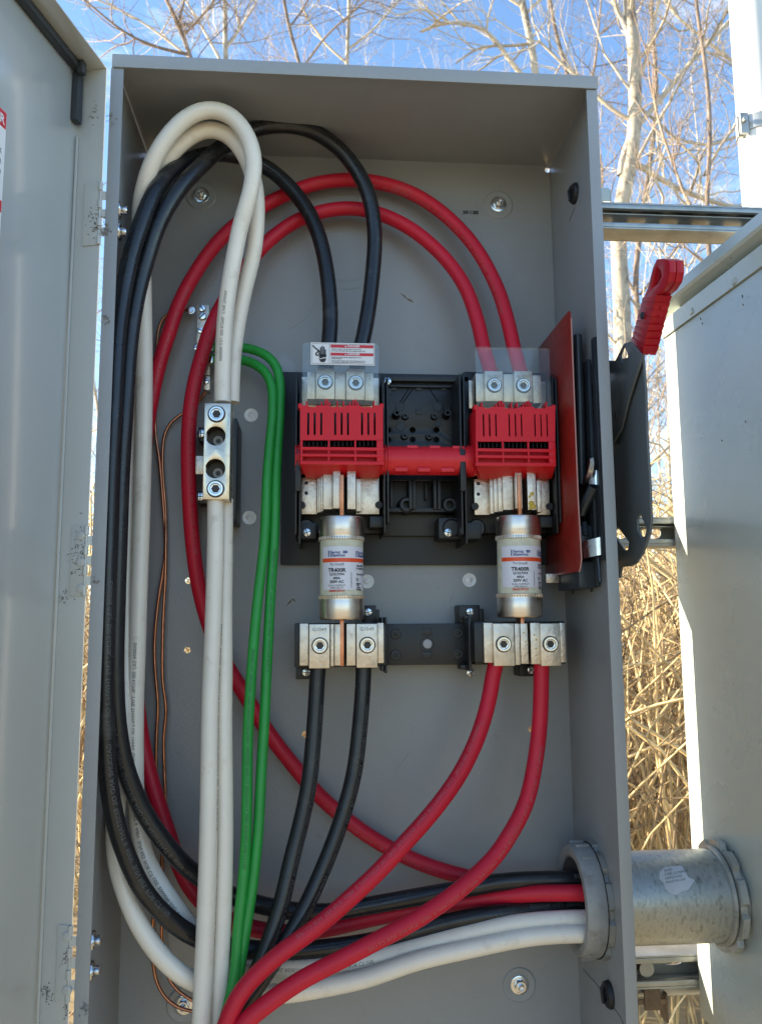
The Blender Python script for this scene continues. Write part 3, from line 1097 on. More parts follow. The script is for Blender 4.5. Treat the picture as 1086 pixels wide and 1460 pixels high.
# ------------------------------------------------------------------ white riser pipe
q = P(1064, 160, .275)
rp = .033
pc = Vector((q.x + rp, .300, 0))
t_ = thing('riser_pipe', 'white plastic riser pipe at the top right edge', 'pipe', (pc.x, pc.y, -.03))
bm = BM()
add_lathe(bm, (pc.x, pc.y, -.03), (0, 0, 1), [(rp, 0), (rp, 1.5), (rp, 3.0), (rp, 4.4)], 48)
obj('pipe', bm, M['pvc'], t_, smooth=40)
zc = P(1060, 163, .26).z
bm = BM()
add_lathe(bm, (pc.x, pc.y, zc - .013), (0, 0, 1), [(rp + .0006, 0), (rp + .0022, .0006), (rp + .0022, .0254), (rp + .0006, .026)], 48, cap0=False, cap1=False)
obj('strap', bm, M['diecast'], t_)
bm = BM()
add_box(bm, Vector((pc.x - rp - .010, pc.y - .022, zc - .020)), Vector((pc.x - rp + .004, pc.y - .016, zc + .016)), .0012)
add_box(bm, Vector((pc.x - rp - .010, pc.y - .012, zc - .020)), Vector((pc.x - rp + .004, pc.y - .006, zc + .016)), .0012)
add_lathe(bm, (pc.x - rp - .005, pc.y - .030, zc + .001), (0, 1, 0), [(.0042, 0, 6), (.0042, .006, 6), (.0026, .006), (.0026, .030)], 12)
obj('strap_bolt', bm, M['diecast'], t_)

# ------------------------------------------------------------------ conduit nipple between the boxes
cc = V(W, CY0, CZ0)
cn = thing('conduit_nipple', 'fat galvanised conduit joining the open box to the pale cabinet', 'conduit', V((W + NX) / 2, CY0, -1.06))
rc = .0528
bm = BM()
prof = [(rc - .005, -.028), (rc, -.028)]
for k in range(7):
    prof += [(rc, -.026 + k * .004), (rc - .0012, -.024 + k * .004)]
prof += [(rc, .004), (rc, NX - W + .012), (rc - .005, NX - W + .012), (rc - .005, -.027)]
add_lathe(bm, cc, (1, 0, 0), prof, 64, cap0=False, cap1=False)
obj('conduit', bm, M['galv'], cn, smooth=40)
def locknut(x, s, th=.0065, gr=0.):
    bm = BM()
    seg = 96
    d, u, w = frame_of((s, 0, 0))
    c = Vector((x, cc.y, cc.z))
    rings = []
    for r0, h in ((rc + .0004, 0), (None, 0), (None, th), (rc + .002, th), (rc + .0004, th * .7)):
        ring_ = []
        for k in range(seg):
            a = 2 * PI * k / seg
            if r0 is None:
                ph = (a / (2 * PI) * 10) % 1
                r = rc + (.0115 if .16 < ph < .84 else .0055) + gr
            else:
                r = r0
            ring_.append(bm.verts.new(c + d * h + (u * math.cos(a) + w * math.sin(a)) * r))
        rings.append(ring_)
    for i in range(4):
        for k in range(seg):
            bm.faces.new((rings[i][k], rings[i][(k + 1) % seg], rings[i + 1][(k + 1) % seg], rings[i + 1][k]))
    obj('locknut', bm, M['diecast'], cn, smooth=30)
locknut(W - .0004, -1, gr=.003)
locknut(NX - .0004, -1, .008)
bm = BM()
add_lathe(bm, V(NX - .0092, CY0, CZ0), (-1, 0, 0), [(rc + .0004, 0), (rc + .004, .001), (rc + .004, .005), (rc + .0004, .006)], 64, cap0=False, cap1=False)
obj('sealing_ring', bm, M['diecast'], cn, smooth=30)
# plastic bushing with grip ribs
bx = W - .0075
bm = BM()
add_lathe(bm, Vector((bx, cc.y, cc.z)), (-1, 0, 0), [(rc + .0002, 0), (rc + .0110, 0), (rc + .0115, .003), (rc + .0110, .017), (rc + .0080, .0225), (rc + .0015, .0235), (rc - .003, .021), (rc - .003, .0)], 64, cap0=False, cap1=False)
bsh = obj('bushing', bm, M['bushing'], cn, smooth=40)
bm = BM()
for k in range(16):
    a = 2 * PI * (k + .35) / 16
    for h in (0,):
        c = Vector((bx - .010, cc.y + math.cos(a) * (rc + .0078), cc.z + math.sin(a) * (rc + .0113)))
        t = bmesh.new()
        add_box(t, (-.0085, -.0022, -.0020), (.0085, .0022, .0020), .0012)
        bmesh.ops.rotate(t, cent=(0, 0, 0), matrix=Matrix.Rotation(a, 3, 'X'), verts=t.verts)
        bmesh.ops.translate(t, vec=c, verts=t.verts)
        me = bpy.data.meshes.new('t')
        t.to_mesh(me)
        t.free()
        bm.from_mesh(me)
        bpy.data.meshes.remove(me)
        obj('grip_rib', bm, M['bushing'], bsh)
        bm = BM()
bm = BM()
add_lathe(bm, Vector((W - .0072, cc.y, cc.z)), (-1, 0, 0), [(rc + .0002, -.0003), (rc + .0125, -.0003), (rc + .0125, .0), (rc + .0002, .0)], 48, cap0=False, cap1=False)
obj('gasket_ring', bm, M['rubber'], cn)
# torn sticker wrapped on the conduit
outline = [(690, 768), (706, 752), (733, 747), (772, 745), (785, 762), (800, 790), (825, 800), (812, 820), (800, 838), (775, 845), (752, 858), (735, 855), (712, 835), (705, 812), (688, 795)]
def on_conduit(px, py, r):
    d = ray(px, py)
    # hit of the view ray with the cylinder about x
    o_ = CAMP - cc
    A = d.y ** 2 + d.z ** 2
    B = 2 * (o_.y * d.y + o_.z * d.z)
    C_ = o_.y ** 2 + o_.z ** 2 - r * r
    t = (-B - math.sqrt(max(0, B * B - 4 * A * C_))) / (2 * A)
    return CAMP + d * t
pts = [(686 + x / 2.715, 960 + y / 2.715) for x, y in outline]
bm = BM()
cx_, cy_ = sum(p[0] for p in pts) / len(pts), sum(p[1] for p in pts) / len(pts)
rings = []
for f_ in (1, .66, .33):
    rings.append([bm.verts.new(on_conduit(cx_ + (x - cx_) * f_, cy_ + (y - cy_) * f_, rc + .0005)) for x, y in pts])
cv = bm.verts.new(on_conduit(cx_, cy_, rc + .0005))
for i in range(2):
    for k in range(len(pts)):
        bm.faces.new((rings[i][k], rings[i][(k + 1) % len(pts)], rings[i + 1][(k + 1) % len(pts)], rings[i + 1][k]))
for k in range(len(pts)):
    bm.faces.new((rings[2][k], rings[2][(k + 1) % len(pts)], cv))
st = obj('torn_sticker', bm, M['sticker'], cn)
bm = BM()
for k, s in enumerate(('RIGID', 'STEEL CONDUIT', 'NIPPLE 4 IN', 'MADE IN USA')):
    add_text(bm, s, 4.6, lambda a, b: on_conduit(946 + a + k * .8, 1243 + k * 5.6 - b - a * .18, rc + .0008))
obj('faded_print', bm, M['greyink'], st, smooth=None)

# ------------------------------------------------------------------ switch handle on the right-hand side
def pxpoly(pts, x):
    return [(PX(a, b, x).y, PX(a, b, x).z - Z0) for a, b in pts]
hx = .612
hd = thing('operating_lever', 'raised red grip and dark grey lever plate on the box\'s right side', 'switch handle', PX(890, 700, hx))
bm = BM()
out = [(916.4, 505), (920.7, 554), (923, 625), (927, 689), (929, 742.6), (927, 760), (917, 789), (908, 803), (901, 807), (887, 808.5), (883.5, 824.5), (858, 822), (850, 790), (845, 640), (850, 520)]
h1 = [(881.5, 751), (897.5, 773), (896.5, 783), (891, 785), (876, 762), (876.5, 757)]
h2 = [(913.6, 732), (922.5, 753), (920.7, 764), (914.7, 766), (910, 757), (909, 740)]
h3 = [(PX(876, 779, hx).y + .006 * math.cos(a * PI / 6), PX(876, 779, hx).z - Z0 + .012 * math.sin(a * PI / 6)) for a in range(12)]
plate(bm, pxpoly(out, hx), [pxpoly(h1, hx), pxpoly(h2, hx)], .0030, yz(hx), .0007)
obj('side_plate', bm, M['handlepaint'], hd, smooth=30)
bm = BM()
lx = .6185
out = [(862, 514), (878, 514), (890.4, 489.6), (899, 487), (916.4, 507), (913.6, 518), (897.6, 568), (887, 611), (874, 634), (858, 632)]
hole = [(890, 493), (896, 504), (896, 514.5), (887, 516), (885, 507)]
plate(bm, pxpoly(out, lx - .012), [pxpoly(hole, lx - .012)], .0028, yz(lx - .0122), .0007)
obj('lever_plate', bm, M['handlepaint'], hd, smooth=30)
bm = BM()
qa, qb = PX(862, 517, lx - .012), PX(878, 517, lx - .012)
add_lathe(bm, V(W + T + .0005, qa.y, qa.z - Z0), (1, 0, 0), [(.012, 0), (.012, .0235)], 20)
obj('pivot_boss', bm, M['handlepaint'], hd)
bm = BM()
add_lathe(bm, PX(878, 592, lx - .0136), (-1, 0, 0), [(.0036, 0), (.0034, .001)], 14, cap0=False)
obj('lever_rivet', bm, M['dark'], hd)
# grip: outline in the plane of swing, two moulded halves, stepped finger ridges
gx = .6125
left = [(929.5, 381), (935, 369.5), (945, 368.5), (953, 371), (954, 388), (951, 402), (944, 413), (935, 421)]
left += [(931, 442), (927, 456), (922, 474), (917, 490), (915, 506)]
right = [(900, 490), (903.5, 472), (909.5, 452), (913.5, 431), (923, 408)]
gh = [(932, 387), (935, 380), (941, 386), (942, 395), (936, 405), (928, 411)]
for k, (xx, th) in enumerate(((gx + .0040, .0078), (gx + .0125, .0084))):
    bm = BM()
    plate(bm, pxpoly(left + right, gx), [pxpoly(gh, gx)], th, yz(xx), .0014)
    g_ = obj('grip_half', bm, M['grip'], hd, smooth=30)
bm = BM()
# ridges: bands across the lower grip, each a little proud of the one below
for k in range(8):
    f0, f1 = k / 8, (k + .95) / 8
    def edge(f, lft):
        a, b = ((935, 421), (914.5, 504)) if lft else ((917, 424), (900, 488))
        return (a[0] + (b[0] - a[0]) * f, a[1] + (b[1] - a[1]) * f)
    e = .5
    q0, q1, q2_, q3 = edge(f0, 1), edge(f1, 1), edge(f1, 0), edge(f0, 0)
    ol = [(q0[0] + e + .9, q0[1]), (q1[0] + e - .2, q1[1]), (q2_[0] - e, q2_[1]), (q3[0] - e - .9, q3[1])]
    plate(bm, pxpoly(ol, gx), [], .0178, yz(gx + .0083), .0006)
obj('finger_ridges', bm, M['grip'], hd, smooth=30)
bm = BM()
add_lathe(bm, PX(915.5, 450, gx - .0018), (-1, 0, 0), [(.0042, 0), (.0040, .0016), (.0022, .0024), (.0014, .0012)], 16, cap0=False)
obj('grip_screw', bm, M['dark'], hd)

# ------------------------------------------------------------------ switch base
sw = thing('disconnect_switch', 'black moulded switch base on its slate-coloured board in mid box', 'disconnect switch', P(600, 805, .19))
def pbox(name, m, parent, *rects, bev=.0006, label=None, smooth=35):
    for r in rects:
        bm = BM()
        bpx(bm, *r, bev=bev)
        o = obj(name, bm, m, parent, smooth, label)
    return o
pbox('insulating_board', M['board'], sw, (401, 533.5, 842, 805, .186, .1925), bev=.0012)
yP = .168
# centre moulding plate with true holes
def pl_px(rect, holespx, yf, th, bev=.0005):
    x0, y0, x1, y1 = rect
    cx, cy = (x0 + x1) / 2, (y0 + y1) / 2
    def q(a, b):
        v = P(a, b, yf)
        return (v.x, v.z - Z0)
    ol = [(P(x0, cy, yf).x, P(cx, y1, yf).z - Z0), (P(x1, cy, yf).x, P(cx, y1, yf).z - Z0), (P(x1, cy, yf).x, P(cx, y0, yf).z - Z0), (P(x0, cy, yf).x, P(cx, y0, yf).z - Z0)]
    hs = []
    for h in holespx:
        if len(h) == 3:
            c = q(h[0], h[1])
            hs.append(circ(c[0], c[1], h[2] / 1100., 14))
        else:
            a, b = q(h[0], h[1]), q(h[2], h[3])
            hs.append(slot(a[0], a[1], b[0], b[1]))
    bm = BM()
    plate(bm, ol, hs, th, fxz(yf + th / 2), bev)
    return bm
ht = [(553, 613, 4.4), (588, 613, 4.4), (622, 613, 4.4), (553, 627, 4.4), (588, 627, 4.4), (622, 627, 4.4)]
bm = pl_px((547, 543, 668, 645), ht, yP, .004)
obj('centre_plate', bm, M['plastic'], sw, smooth=30)
bm = BM()
for r in ((547, 536, 668, 543.5, .160, .184), (545, 549, 553, 640, .160, .184), (650, 549, 662, 640, .160, .184), (553, 549, 650, 552, .163, .1675)):
    bpx(bm, *r, bev=.0006)
for px, py in ((561, 553), (597, 553), (633, 553), (597, 587)):
    bpx(bm, px - 4, py - 3.5, px + 4, py + 3.5, .1665, .1675, bev=.0003)
obj('plate_rim', bm, M['plastic'], sw)
for px, py, r, h in ((564, 593, 5.0, .018), (635, 593, 5.0, .018), (577, 594.5, 4.4, .006), (618.5, 594.5, 4.4, .006), (576, 623, 4.4, .006), (611, 623.5, 4.4, .006)):
    rr = r / 1100
    bm = BM()
    add_lathe(bm, P(px, py, yP), (0, -1, 0), [(rr * 1.25, 0), (rr, .002), (rr * .92, h), (rr * .5, h), (rr * .5, .001)], 18, cap0=False)
    obj('post', bm, M['plastic'], sw)
bm = BM()
for px, py, r in ((570, 580, 7), (571, 608, 7), (624, 580, 7), (553, 558, 6), (625, 604, 5), (645, 625, 5)):
    add_lathe(bm, P(px, py, yP), (0, -1, 0), [(r / 1100, 0), (r / 1100 - .0004, .0006)], 20, cap0=False)
for a, b in (((563, 590), (590, 552)), ((560, 590), (585, 550)), ((636, 590), (610, 552)), ((640, 590), (650, 556))):
    add_tube(bm, [P(*a, yP), P(*b, yP)], .0007, 4)
obj('moulding_marks', bm, M['plastic'], sw, kind='stuff')
# lower centre bracket with legs
bm = BM()
for r in ((552, 724, 652, 730, .150, .175), (583, 684, 587.5, 726, .145, .175), (588.5, 684, 592.5, 726, .145, .175), (618, 684, 622.5, 726, .145, .175), (624, 684, 628.5, 726, .145, .175),
          (583, 707, 593, 716, .155, .175), (618, 707, 629, 716, .155, .175), (552, 682, 660, 686, .165, .180), (556, 686, 560, 724, .16, .18), (606, 688, 609, 712, .165, .18), (650, 690, 655, 724, .16, .18)):
    bpx(bm, *r, bev=.0006)
for px, py in ((577, 723), (637, 723)):
    add_lathe(bm, P(px, py, .172), (0, -1, 0), [(.0115, 0), (.0108, .022), (.0085, .024), (.0052, .024), (.0050, .010)], 24, cap0=False)
obj('lower_bracket', bm, M['plastic'], sw)
pbox('backing_web', M['plastic'], sw, (545, 645, 668, 764, .176, .1855))
# pole housings: side ribs, floor and feet
def pole_housing(x0, x1, right):
    rs = [(x0, 531 + (2 if right else 0), x0 + 2.6, 762, .105, .184), (x0 + 5.6, 531, x0 + 8.2, 775, .110, .184),
          (x1 - 8.4, 534, x1 - 5.8, 760, .110, .184), (x1 - 3.6, 538, x1 - 1, 745, .105, .184),
          (x0 + 8, 531, x1 - 8, 760, .160, .184), (x0, 640, x0 + 8, 700, .100, .120)]
    bm = BM()
    for r in rs:
        bpx(bm, *r, bev=.0006)
    bpx(bm, x0 + 3, 745, x0 + 30, 768, .135, .184, bev=.0012)
    bpx(bm, x1 - 28, 736, x1 - 4, 752, .130, .184, bev=.0012)
    for fx in (x0 + 16,):
        add_lathe(bm, P(fx, 757, .172), (0, -1, 0), [(.0125, 0), (.0120, .034), (.0100, .036)], 24, cap0=False)
    return obj('pole_housing', bm, M['plastic'], sw)
pole_housing(421, 555, False)
pole_housing(656, 798, True)
bm = BM()
bpx(bm, 625, 738, 664, 768, .140, .184, bev=.002)
add_lathe(bm, P(638, 757, .172), (0, -1, 0), [(.0135, 0), (.0125, .032), (.0100, .034)], 24, cap0=False)
obj('mounting_foot', bm, M['plastic'], sw)
# slotted screws
bm = BM()
add_lathe(bm, (0, 0, 0), (0, -1, 0), [(.0058, 0), (.0058, .0012), (.0050, .0024), (.0026, .0030)], 20, cap0=False)
add_box(bm, (-.0054, -.0033, -.0006), (.0054, -.0024, .0006), 0, 1)
add_box(bm, (-.0006, -.0033, -.0054), (.0006, -.0024, .0054), 0, 1)
for f in bm.faces:
    pass
screw = mesh_of(bm, 'slotted_screw', [M['steel'], M['dark']], 40)
for px, py, y in ((437.5, 759.5, .138 - .002), (551.8, 544, .160), (638.5, 759.5, .138)):
    inst('slotted_screw', screw, P(px, py, y), sw, rot=(0, random.uniform(0, 1.5), 0))

# set screw with hexagon socket
def setscrew(name, m, r=.0098):
    bm = BM()
    add_lathe(bm, (0, 0, 0), (0, -1, 0), [(r * 1.02, 0.0), (r * 1.02, .0003), (r * .9, .0003)], 36, cap0=False, cap1=False)
    for f in bm.faces:
        f.material_index = 1
    n0 = len(bm.faces)
    add_lathe(bm, (0, 0, 0), (0, -1, 0), [(r * .91, 0), (r * .90, .0022), (r * .84, .0030), (r * .64, .0030), (r * .60, .0014), (r * .53, .0012), (r * .50, .0012, 6), (r * .46, -.0002, 6)], 36, cap0=False, cap1=False)
    n1 = len(bm.faces)
    add_lathe(bm, (0, -.00025, 0), (0, -1, 0), [(r * .62, 0), (r * .3, .00002)], 24, cap0=False)
    bm.faces.ensure_lookup_table()
    for f in bm.faces[n1:]:
        f.material_index = 1
    for f in bm.faces[n0 + 36 * 3:n0 + 36 * 4]:
        f.material_index = 1
    return mesh_of(bm, name, [m, M['recess']], 35)
ss = setscrew('set_screw', M['steel'])

def line_terminal(label_screws, blocks, blk, top_y):
    t = []
    for r in blocks:
        t.append(r)
    return t
def terminal(parent, pads, blocks, screws, yfb, codes=None, back=None, name='terminal_lug'):
    for r in list(pads) + list(back or []):
        bm = BM()
        bpx(bm, *r, bev=.0007)
        obj('terminal_pad', bm, M['alu'], parent)
    for i, r in enumerate(blocks):
        bm = BM()
        bpx(bm, *r, bev=.0008)
        lug = obj(name, bm, M['alu'], parent)
        inst('set_screw', ss, P(*screws[i], r[4]), lug)
        if codes:
            bm = BM()
            q = P((r[0] + r[2]) / 2, r[1] + 7.5, r[4] - .0003)
            add_text(bm, codes[i], .0062, lambda a, b: q + Vector((a, 0, b - .002)), 'CENTER')
            obj('stamped_code', bm, M['greyink'], lug, smooth=None)
# line side, left pole
terminal(sw, [(438, 530, 449.5, 569, .108, .135), (477.5, 531, 492.5, 569.5, .108, .135), (520, 532, 532, 571, .108, .135)],
         [(450.5, 525, 476.8, 569, .103, .135), (493.5, 525.5, 519.5, 570, .103, .135)], [(463.5, 545), (507, 546)], .1,
         back=[(430, 538, 540, 582, .1355, .139)])
# line side, right pole
terminal(sw, [(678, 532.5, 690.2, 572.5, .108, .135), (717.5, 533.5, 732.3, 573, .108, .135), (759.2, 535, 771.5, 575, .108, .135)],
         [(691, 529, 717, 572, .103, .135), (733, 529, 758.8, 573, .103, .135)], [(704, 549.5), (745.5, 550)], .1, ('G1051', 'G1051'),
         back=[(668, 543, 778, 583, .1355, .139)])
# brown linen patches above the left lugs
# arc chutes
def chute(x0, x1, ytop, dy, lab):
    w_ = x1 - x0
    yf = .078
    sx = w_ / 118.
    def X(a): return x0 + (a - 428) * sx
    slots = [(X(c) - 1.5, 588 + dy, X(c) + 1.5, 620.5 + dy) for c in (439.5, 448.6, 458, 477.8, 487, 496, 516, 525, 534)]
    gr = []
    for a, b in ((432, 467.5), (470, 505), (508, 537)):
        gr.append(('r', X(a), 628 + dy, X(b), 637.5 + dy))
        gr.append(('r', X(a), 642.3 + dy, X(b), 647.2 + dy))
        gr.append(('r', X(a), 651.6 + dy, X(b), 657.6 + dy))
    def q(a, b):
        v = P(a, b, yf)
        return (v.x, v.z - Z0)
    ol = []
    top = 578 + dy
    # notched upper lip
    xs = [428, 440, 441, 450, 451, 470, 471, 492, 493, 514, 515, 532, 533, 546]
    for i, a in enumerate(xs):
        ol.append(q(X(a), top + (2.2 if (i // 2) % 2 else 0)))
    ol += [q(X(546), 627.5 + dy), q(X(428), 627.5 + dy)]
    hs = [slot(*q(s[0], s[1]), *q(s[2], s[3])) for s in slots]
    bm = BM()
    plate_cdt(bm, ol, hs, .0024, fxz(yf + .0012))
    ch = obj('arc_chute', bm, M['chute'], sw, smooth=30, label=lab)
    for ya, yb in ((637.5, 642), (647.2, 651.2), (657.6, 662.5)):
        bm = BM()
        bpx(bm, X(427.8), ya + dy, X(547), yb + dy, yf - .0028, yf + .003, bev=.0005)
        obj('grille_rail', bm, M['chute'], ch)
    for xa_, xb_ in ((428.2, 431.5), (467.4, 470), (505.2, 507.8), (537, 546)):
        bm = BM()
        bpx(bm, X(xa_), 627.7 + dy, X(xb_), 661 + dy, yf - .0018, yf + .0024, bev=.0004)
        obj('grille_column', bm, M['chute'], ch)
    bm = BM()
    # sides
    bpx(bm, X(428), 580 + dy, X(430), 662 + dy, yf + .0027, .135, bev=.0003)
    bpx(bm, X(544), 580 + dy, X(546), 662 + dy, yf + .0027, .135, bev=.0003)
    # inner shelf that shows through the grille
    bpx(bm, X(431), 640 + dy, X(543), 661 + dy, yf + .010, .125, bev=.0004)
    obj('chute_body', bm, M['chute'], sw, smooth=30)
    bm = BM()
    for a, h in ((437, 6), (458.5, 5), (464, 9), (467, 9), (470, 5), (481, 6), (489.5, 6), (499, 5), (503.5, 8), (507, 9), (510, 5), (533, 7)):
        bpx(bm, X(a) - 1.0, top - h, X(a) + 1.1, top + 4, yf + .003, yf + .022, bev=.0004)
    bpx(bm, X(425), top - 3, X(431), top + 4, yf + .001, yf + .014, bev=.001)
    bpx(bm, X(541), top - 3, X(547), top + 4, yf + .001, yf + .014, bev=.001)
    obj('barrier_teeth', bm, M['chute'], sw, kind='stuff')
    # dark arc plates behind the slots
    bm = BM()
    for a in range(434, 542, 6):
        bpx(bm, X(a), 590 + dy, X(a) + 1.2, 636 + dy, yf + .008, .130, bev=0)
    bpx(bm, X(431), 584 + dy, X(543), 638 + dy, .128, .133, bev=0)
    obj('arc_plates', bm, M['rubber'], sw, kind='stuff')
    # tapered lower skirt
    A = [P(X(428), 662 + dy, yf + .0004), P(X(546.5), 662 + dy, yf + .0004)]
    B = [P(X(436), 680 + dy, .112), P(X(541), 680 + dy, .112)]
    bm = BM()
    vs = [bm.verts.new(p) for p in (A[0], A[1], B[1], B[0])]
    vb = [bm.verts.new(p + Vector((0, .020, .002))) for p in (A[0], A[1], B[1], B[0])]
    bm.faces.new(vs)
    bm.faces.new(vb[::-1])
    for i in range(4):
        bm.faces.new((vs[i], vs[(i + 1) % 4], vb[(i + 1) % 4], vb[i]))
    bmesh.ops.recalc_face_normals(bm, faces=bm.faces)
    obj('chute_skirt', bm, M['chute'], sw)
chute(428, 546, 578, 0, 'red slotted arc chute under the danger sticker')
chute(678, 791, 583, 2.0, 'red slotted arc chute beside the red fibre sheet')
# rotor bar linking the poles
bm = BM()
ax = P(600, 657, .118)
xa, xb = P(422, 655, .118).x, P(785, 660, .118).x
r0 = .0185
add_lathe(bm, (xa, ax.y, ax.z), (1, 0, 0), [(r0 * .98, 0), (r0, .001), (r0, xb - xa - .001), (r0 * .9, xb - xa)], 40)
rot_ = obj('rotor_bar', bm, M['rotor'], sw, smooth=40)
for px in (421, 425, 547, 551, 664, 668, 672):
    bm = BM()
    x = P(px, 657, .118).x
    add_lathe(bm, (x, ax.y, ax.z), (1, 0, 0), [(r0, 0), (r0 + .0022, .0004), (r0 + .0022, .0018), (r0, .0022)], 40, cap0=False, cap1=False)
    obj('rotor_ring', bm, M['rotor'], sw)
for a, b in ((562, 580), (594, 612), (627, 646)):
    bm = BM()
    x0_, x1_ = P(a, 660, .11).x, P(b, 660, .11).x
    add_box(bm, (x0_, ax.y - .0165, ax.z - .0172), (x1_, ax.y + .004, ax.z - .0115), .0012)
    add_box(bm, (x0_ + .016, ax.y - .0115, ax.z + .0120), (x1_ + .014, ax.y + .004, ax.z + .0178), .0012)
    obj('rotor_key', bm, M['rotor'], sw, smooth=35)
# load-side jaws
def jaw(dx, fins, thick, rblk, plates, yg=.100):
    bm = BM()
    x0, y0, x1, y1 = plates[0]
    bpx(bm, x0, y0, x1, y1, .128, .133)
    obj('jaw_plate', bm, M['alu'], sw)
    for i, f in enumerate(fins):
        bm = BM()
        bpx(bm, *f, .118 - .0040 * i, .1275, bev=.0004)
        obj('jaw_fin', bm, M['alu'], sw)
    for b in (thick, rblk):
        bm = BM()
        bpx(bm, *b, yg - .003, .1275, bev=.0008)
        obj('jaw_block', bm, M['alu'], sw)
    bm = BM()
    x0, y0, x1, y1 = plates[1]
    bpx(bm, x0, y0, x1, y1, .125, .133)
    bpx(bm, x0, y0 + 2, x0 + 7, y1 - 4, .108, .1248)
    obj('jaw_plate', bm, M['alu'], sw)
jaw(0, [(452.5, 681, 454.8, 731), (455.2, 679, 457.6, 730), (458, 676.5, 460.5, 729), (461, 672, 474, 726)], (474.6, 670, 485.2, 725), (495, 671, 507, 726),
    [(430, 681, 452, 733), (507.5, 681, 540.5, 733)])
jaw(0, [(698.5, 681, 703.5, 732), (704, 679, 709.5, 730), (710, 676, 716, 729), (716.5, 673.5, 731, 727)], (734.5, 671.5, 744, 725), (751.5, 673, 764, 727),
    [(676, 683, 698, 734), (765, 683, 783, 734)])
bm = BM()
for px, py in ((436.6, 688.5), (436.6, 703), (681.5, 689.5), (681.5, 704.5)):
    add_lathe(bm, P(px, py, .1279), (0, -1, 0), [(.0024, 0), (.0022, .0004)], 12, cap0=False)
for px, py in ((430, 720), (540, 720), (677, 722), (783, 722)):
    add_lathe(bm, P(px, py, .1245), (0, -1, 0), [(.0048, -.008), (.0048, .0006)], 14, cap0=False)
obj('notches', bm, M['rubber'], sw, kind='stuff')
# grease blobs on the right jaw block
bm = BM()
for px, py, r in ((758, 704, 3), (757, 718, 4.5), (760, 722, 4), (756, 724, 3), (755, 708, 2)):
    add_lathe(bm, P(px, py, .0968), (0, -1, 0), [(r / 1150, 0), (r / 1500, .0008), (r / 4000, .0011)], 7, cap0=False)
obj('grease_smear', bm, M['grease'], sw, kind='stuff')

# ------------------------------------------------------------------ clear shields
def shield(x0, y0, x1, y1, label, cat='shield'):
    bm = BM()
    yf = .0900
    a, b = P(x0, (y0 + y1) / 2, yf), P(x1, (y0 + y1) / 2, yf)
    zt, zb = P((x0 + x1) / 2, y0, yf).z - Z0, P((x0 + x1) / 2, y1, yf).z - Z0
    r = .004
    ol = [(a.x, zb), (b.x, zb), (b.x, zt - r), (b.x - r * .3, zt - r * .3), (b.x - r, zt), (a.x + r, zt), (a.x + r * .3, zt - r * .3), (a.x, zt - r)]
    plate(bm, ol, [], .0016, fxz(yf), .0003)
    return tag(obj('clear_shield', bm, M['clear'], smooth=30, origin=((a.x + b.x) / 2, yf, zb + Z0)), label, cat, 'clear plastic terminal shields')
s1 = shield(431, 488.5, 540, 577, 'clear plastic shield carrying the danger sticker over left lugs')
s2 = shield(678, 495, 784, 583, 'bare clear plastic shield over the right pair of upper lugs')
# danger sticker on the left shield
yL = .0885
a, b = P(443, 504, yL), P(534, 504, yL)
zt, zb = P(488, 489, yL).z, P(488, 520.5, yL).z
sh = zt - zb
swd = b.x - a.x
bm = BM()
add_box(bm, (a.x, yL, zb), (b.x, yL + .0004, zt), 0)
sk = obj('danger_sticker', bm, M['labelw'], s1)
LP = lambda u, v, e=.0004: Vector((a.x + u * swd, yL - e, zb + v * sh))
def rect(bm, u0, v0, u1, v1, e=.0003):
    bm.faces.new([bm.verts.new(LP(u0, v0, e)), bm.verts.new(LP(u1, v0, e)), bm.verts.new(LP(u1, v1, e)), bm.verts.new(LP(u0, v1, e))])
bm = BM()
rect(bm, .31, .78, .98, .915)
obj('red_band', bm, M['redink'], sk, smooth=None)
bm = BM()
rect(bm, .31, .42, .98, .55)
obj('red_band', bm, M['redink'], sk, smooth=None)
bm = BM()
for v in (.81, .45):
    add_text(bm, 'DANGER', .0038, lambda p, q_: LP(.67, v, .0006) + Vector((p, 0, q_)), 'CENTER', .0001)
    f = [bm.verts.new(LP(.53, v, .0006)), bm.verts.new(LP(.56, v, .0006)), bm.verts.new(LP(.545, v + .08, .0006))]
    bm.faces.new(f)
obj('lettering', bm, M['labelw'], sk, smooth=None)
bm = BM()
for v, s in ((.69, 'Hazardous Voltage.  Will cause death or serious injury.'), (.61, 'Do not open this shield unless power supplying switch is OFF'), (.565, ''), (.325, 'Removing this shield exposes energized parts to touch.'),
             (.265, 'Replace this guard.'), (.165, 'Do not reach in through switch. Check that fuses are not hot.'), (.095, 'Put back before closing switch. Turn power off to work on it.')):
    if s:
        add_text(bm, s, .0021, lambda p, q_: LP(.325, v, .0006) + Vector((p * .80, 0, q_)), 'LEFT', .00003)
for u in (.02, .29, .985):
    rect(bm, u, .05, u + .004, .95)
rect(bm, .02, .05, .985, .06)
rect(bm, .02, .94, .985, .95)
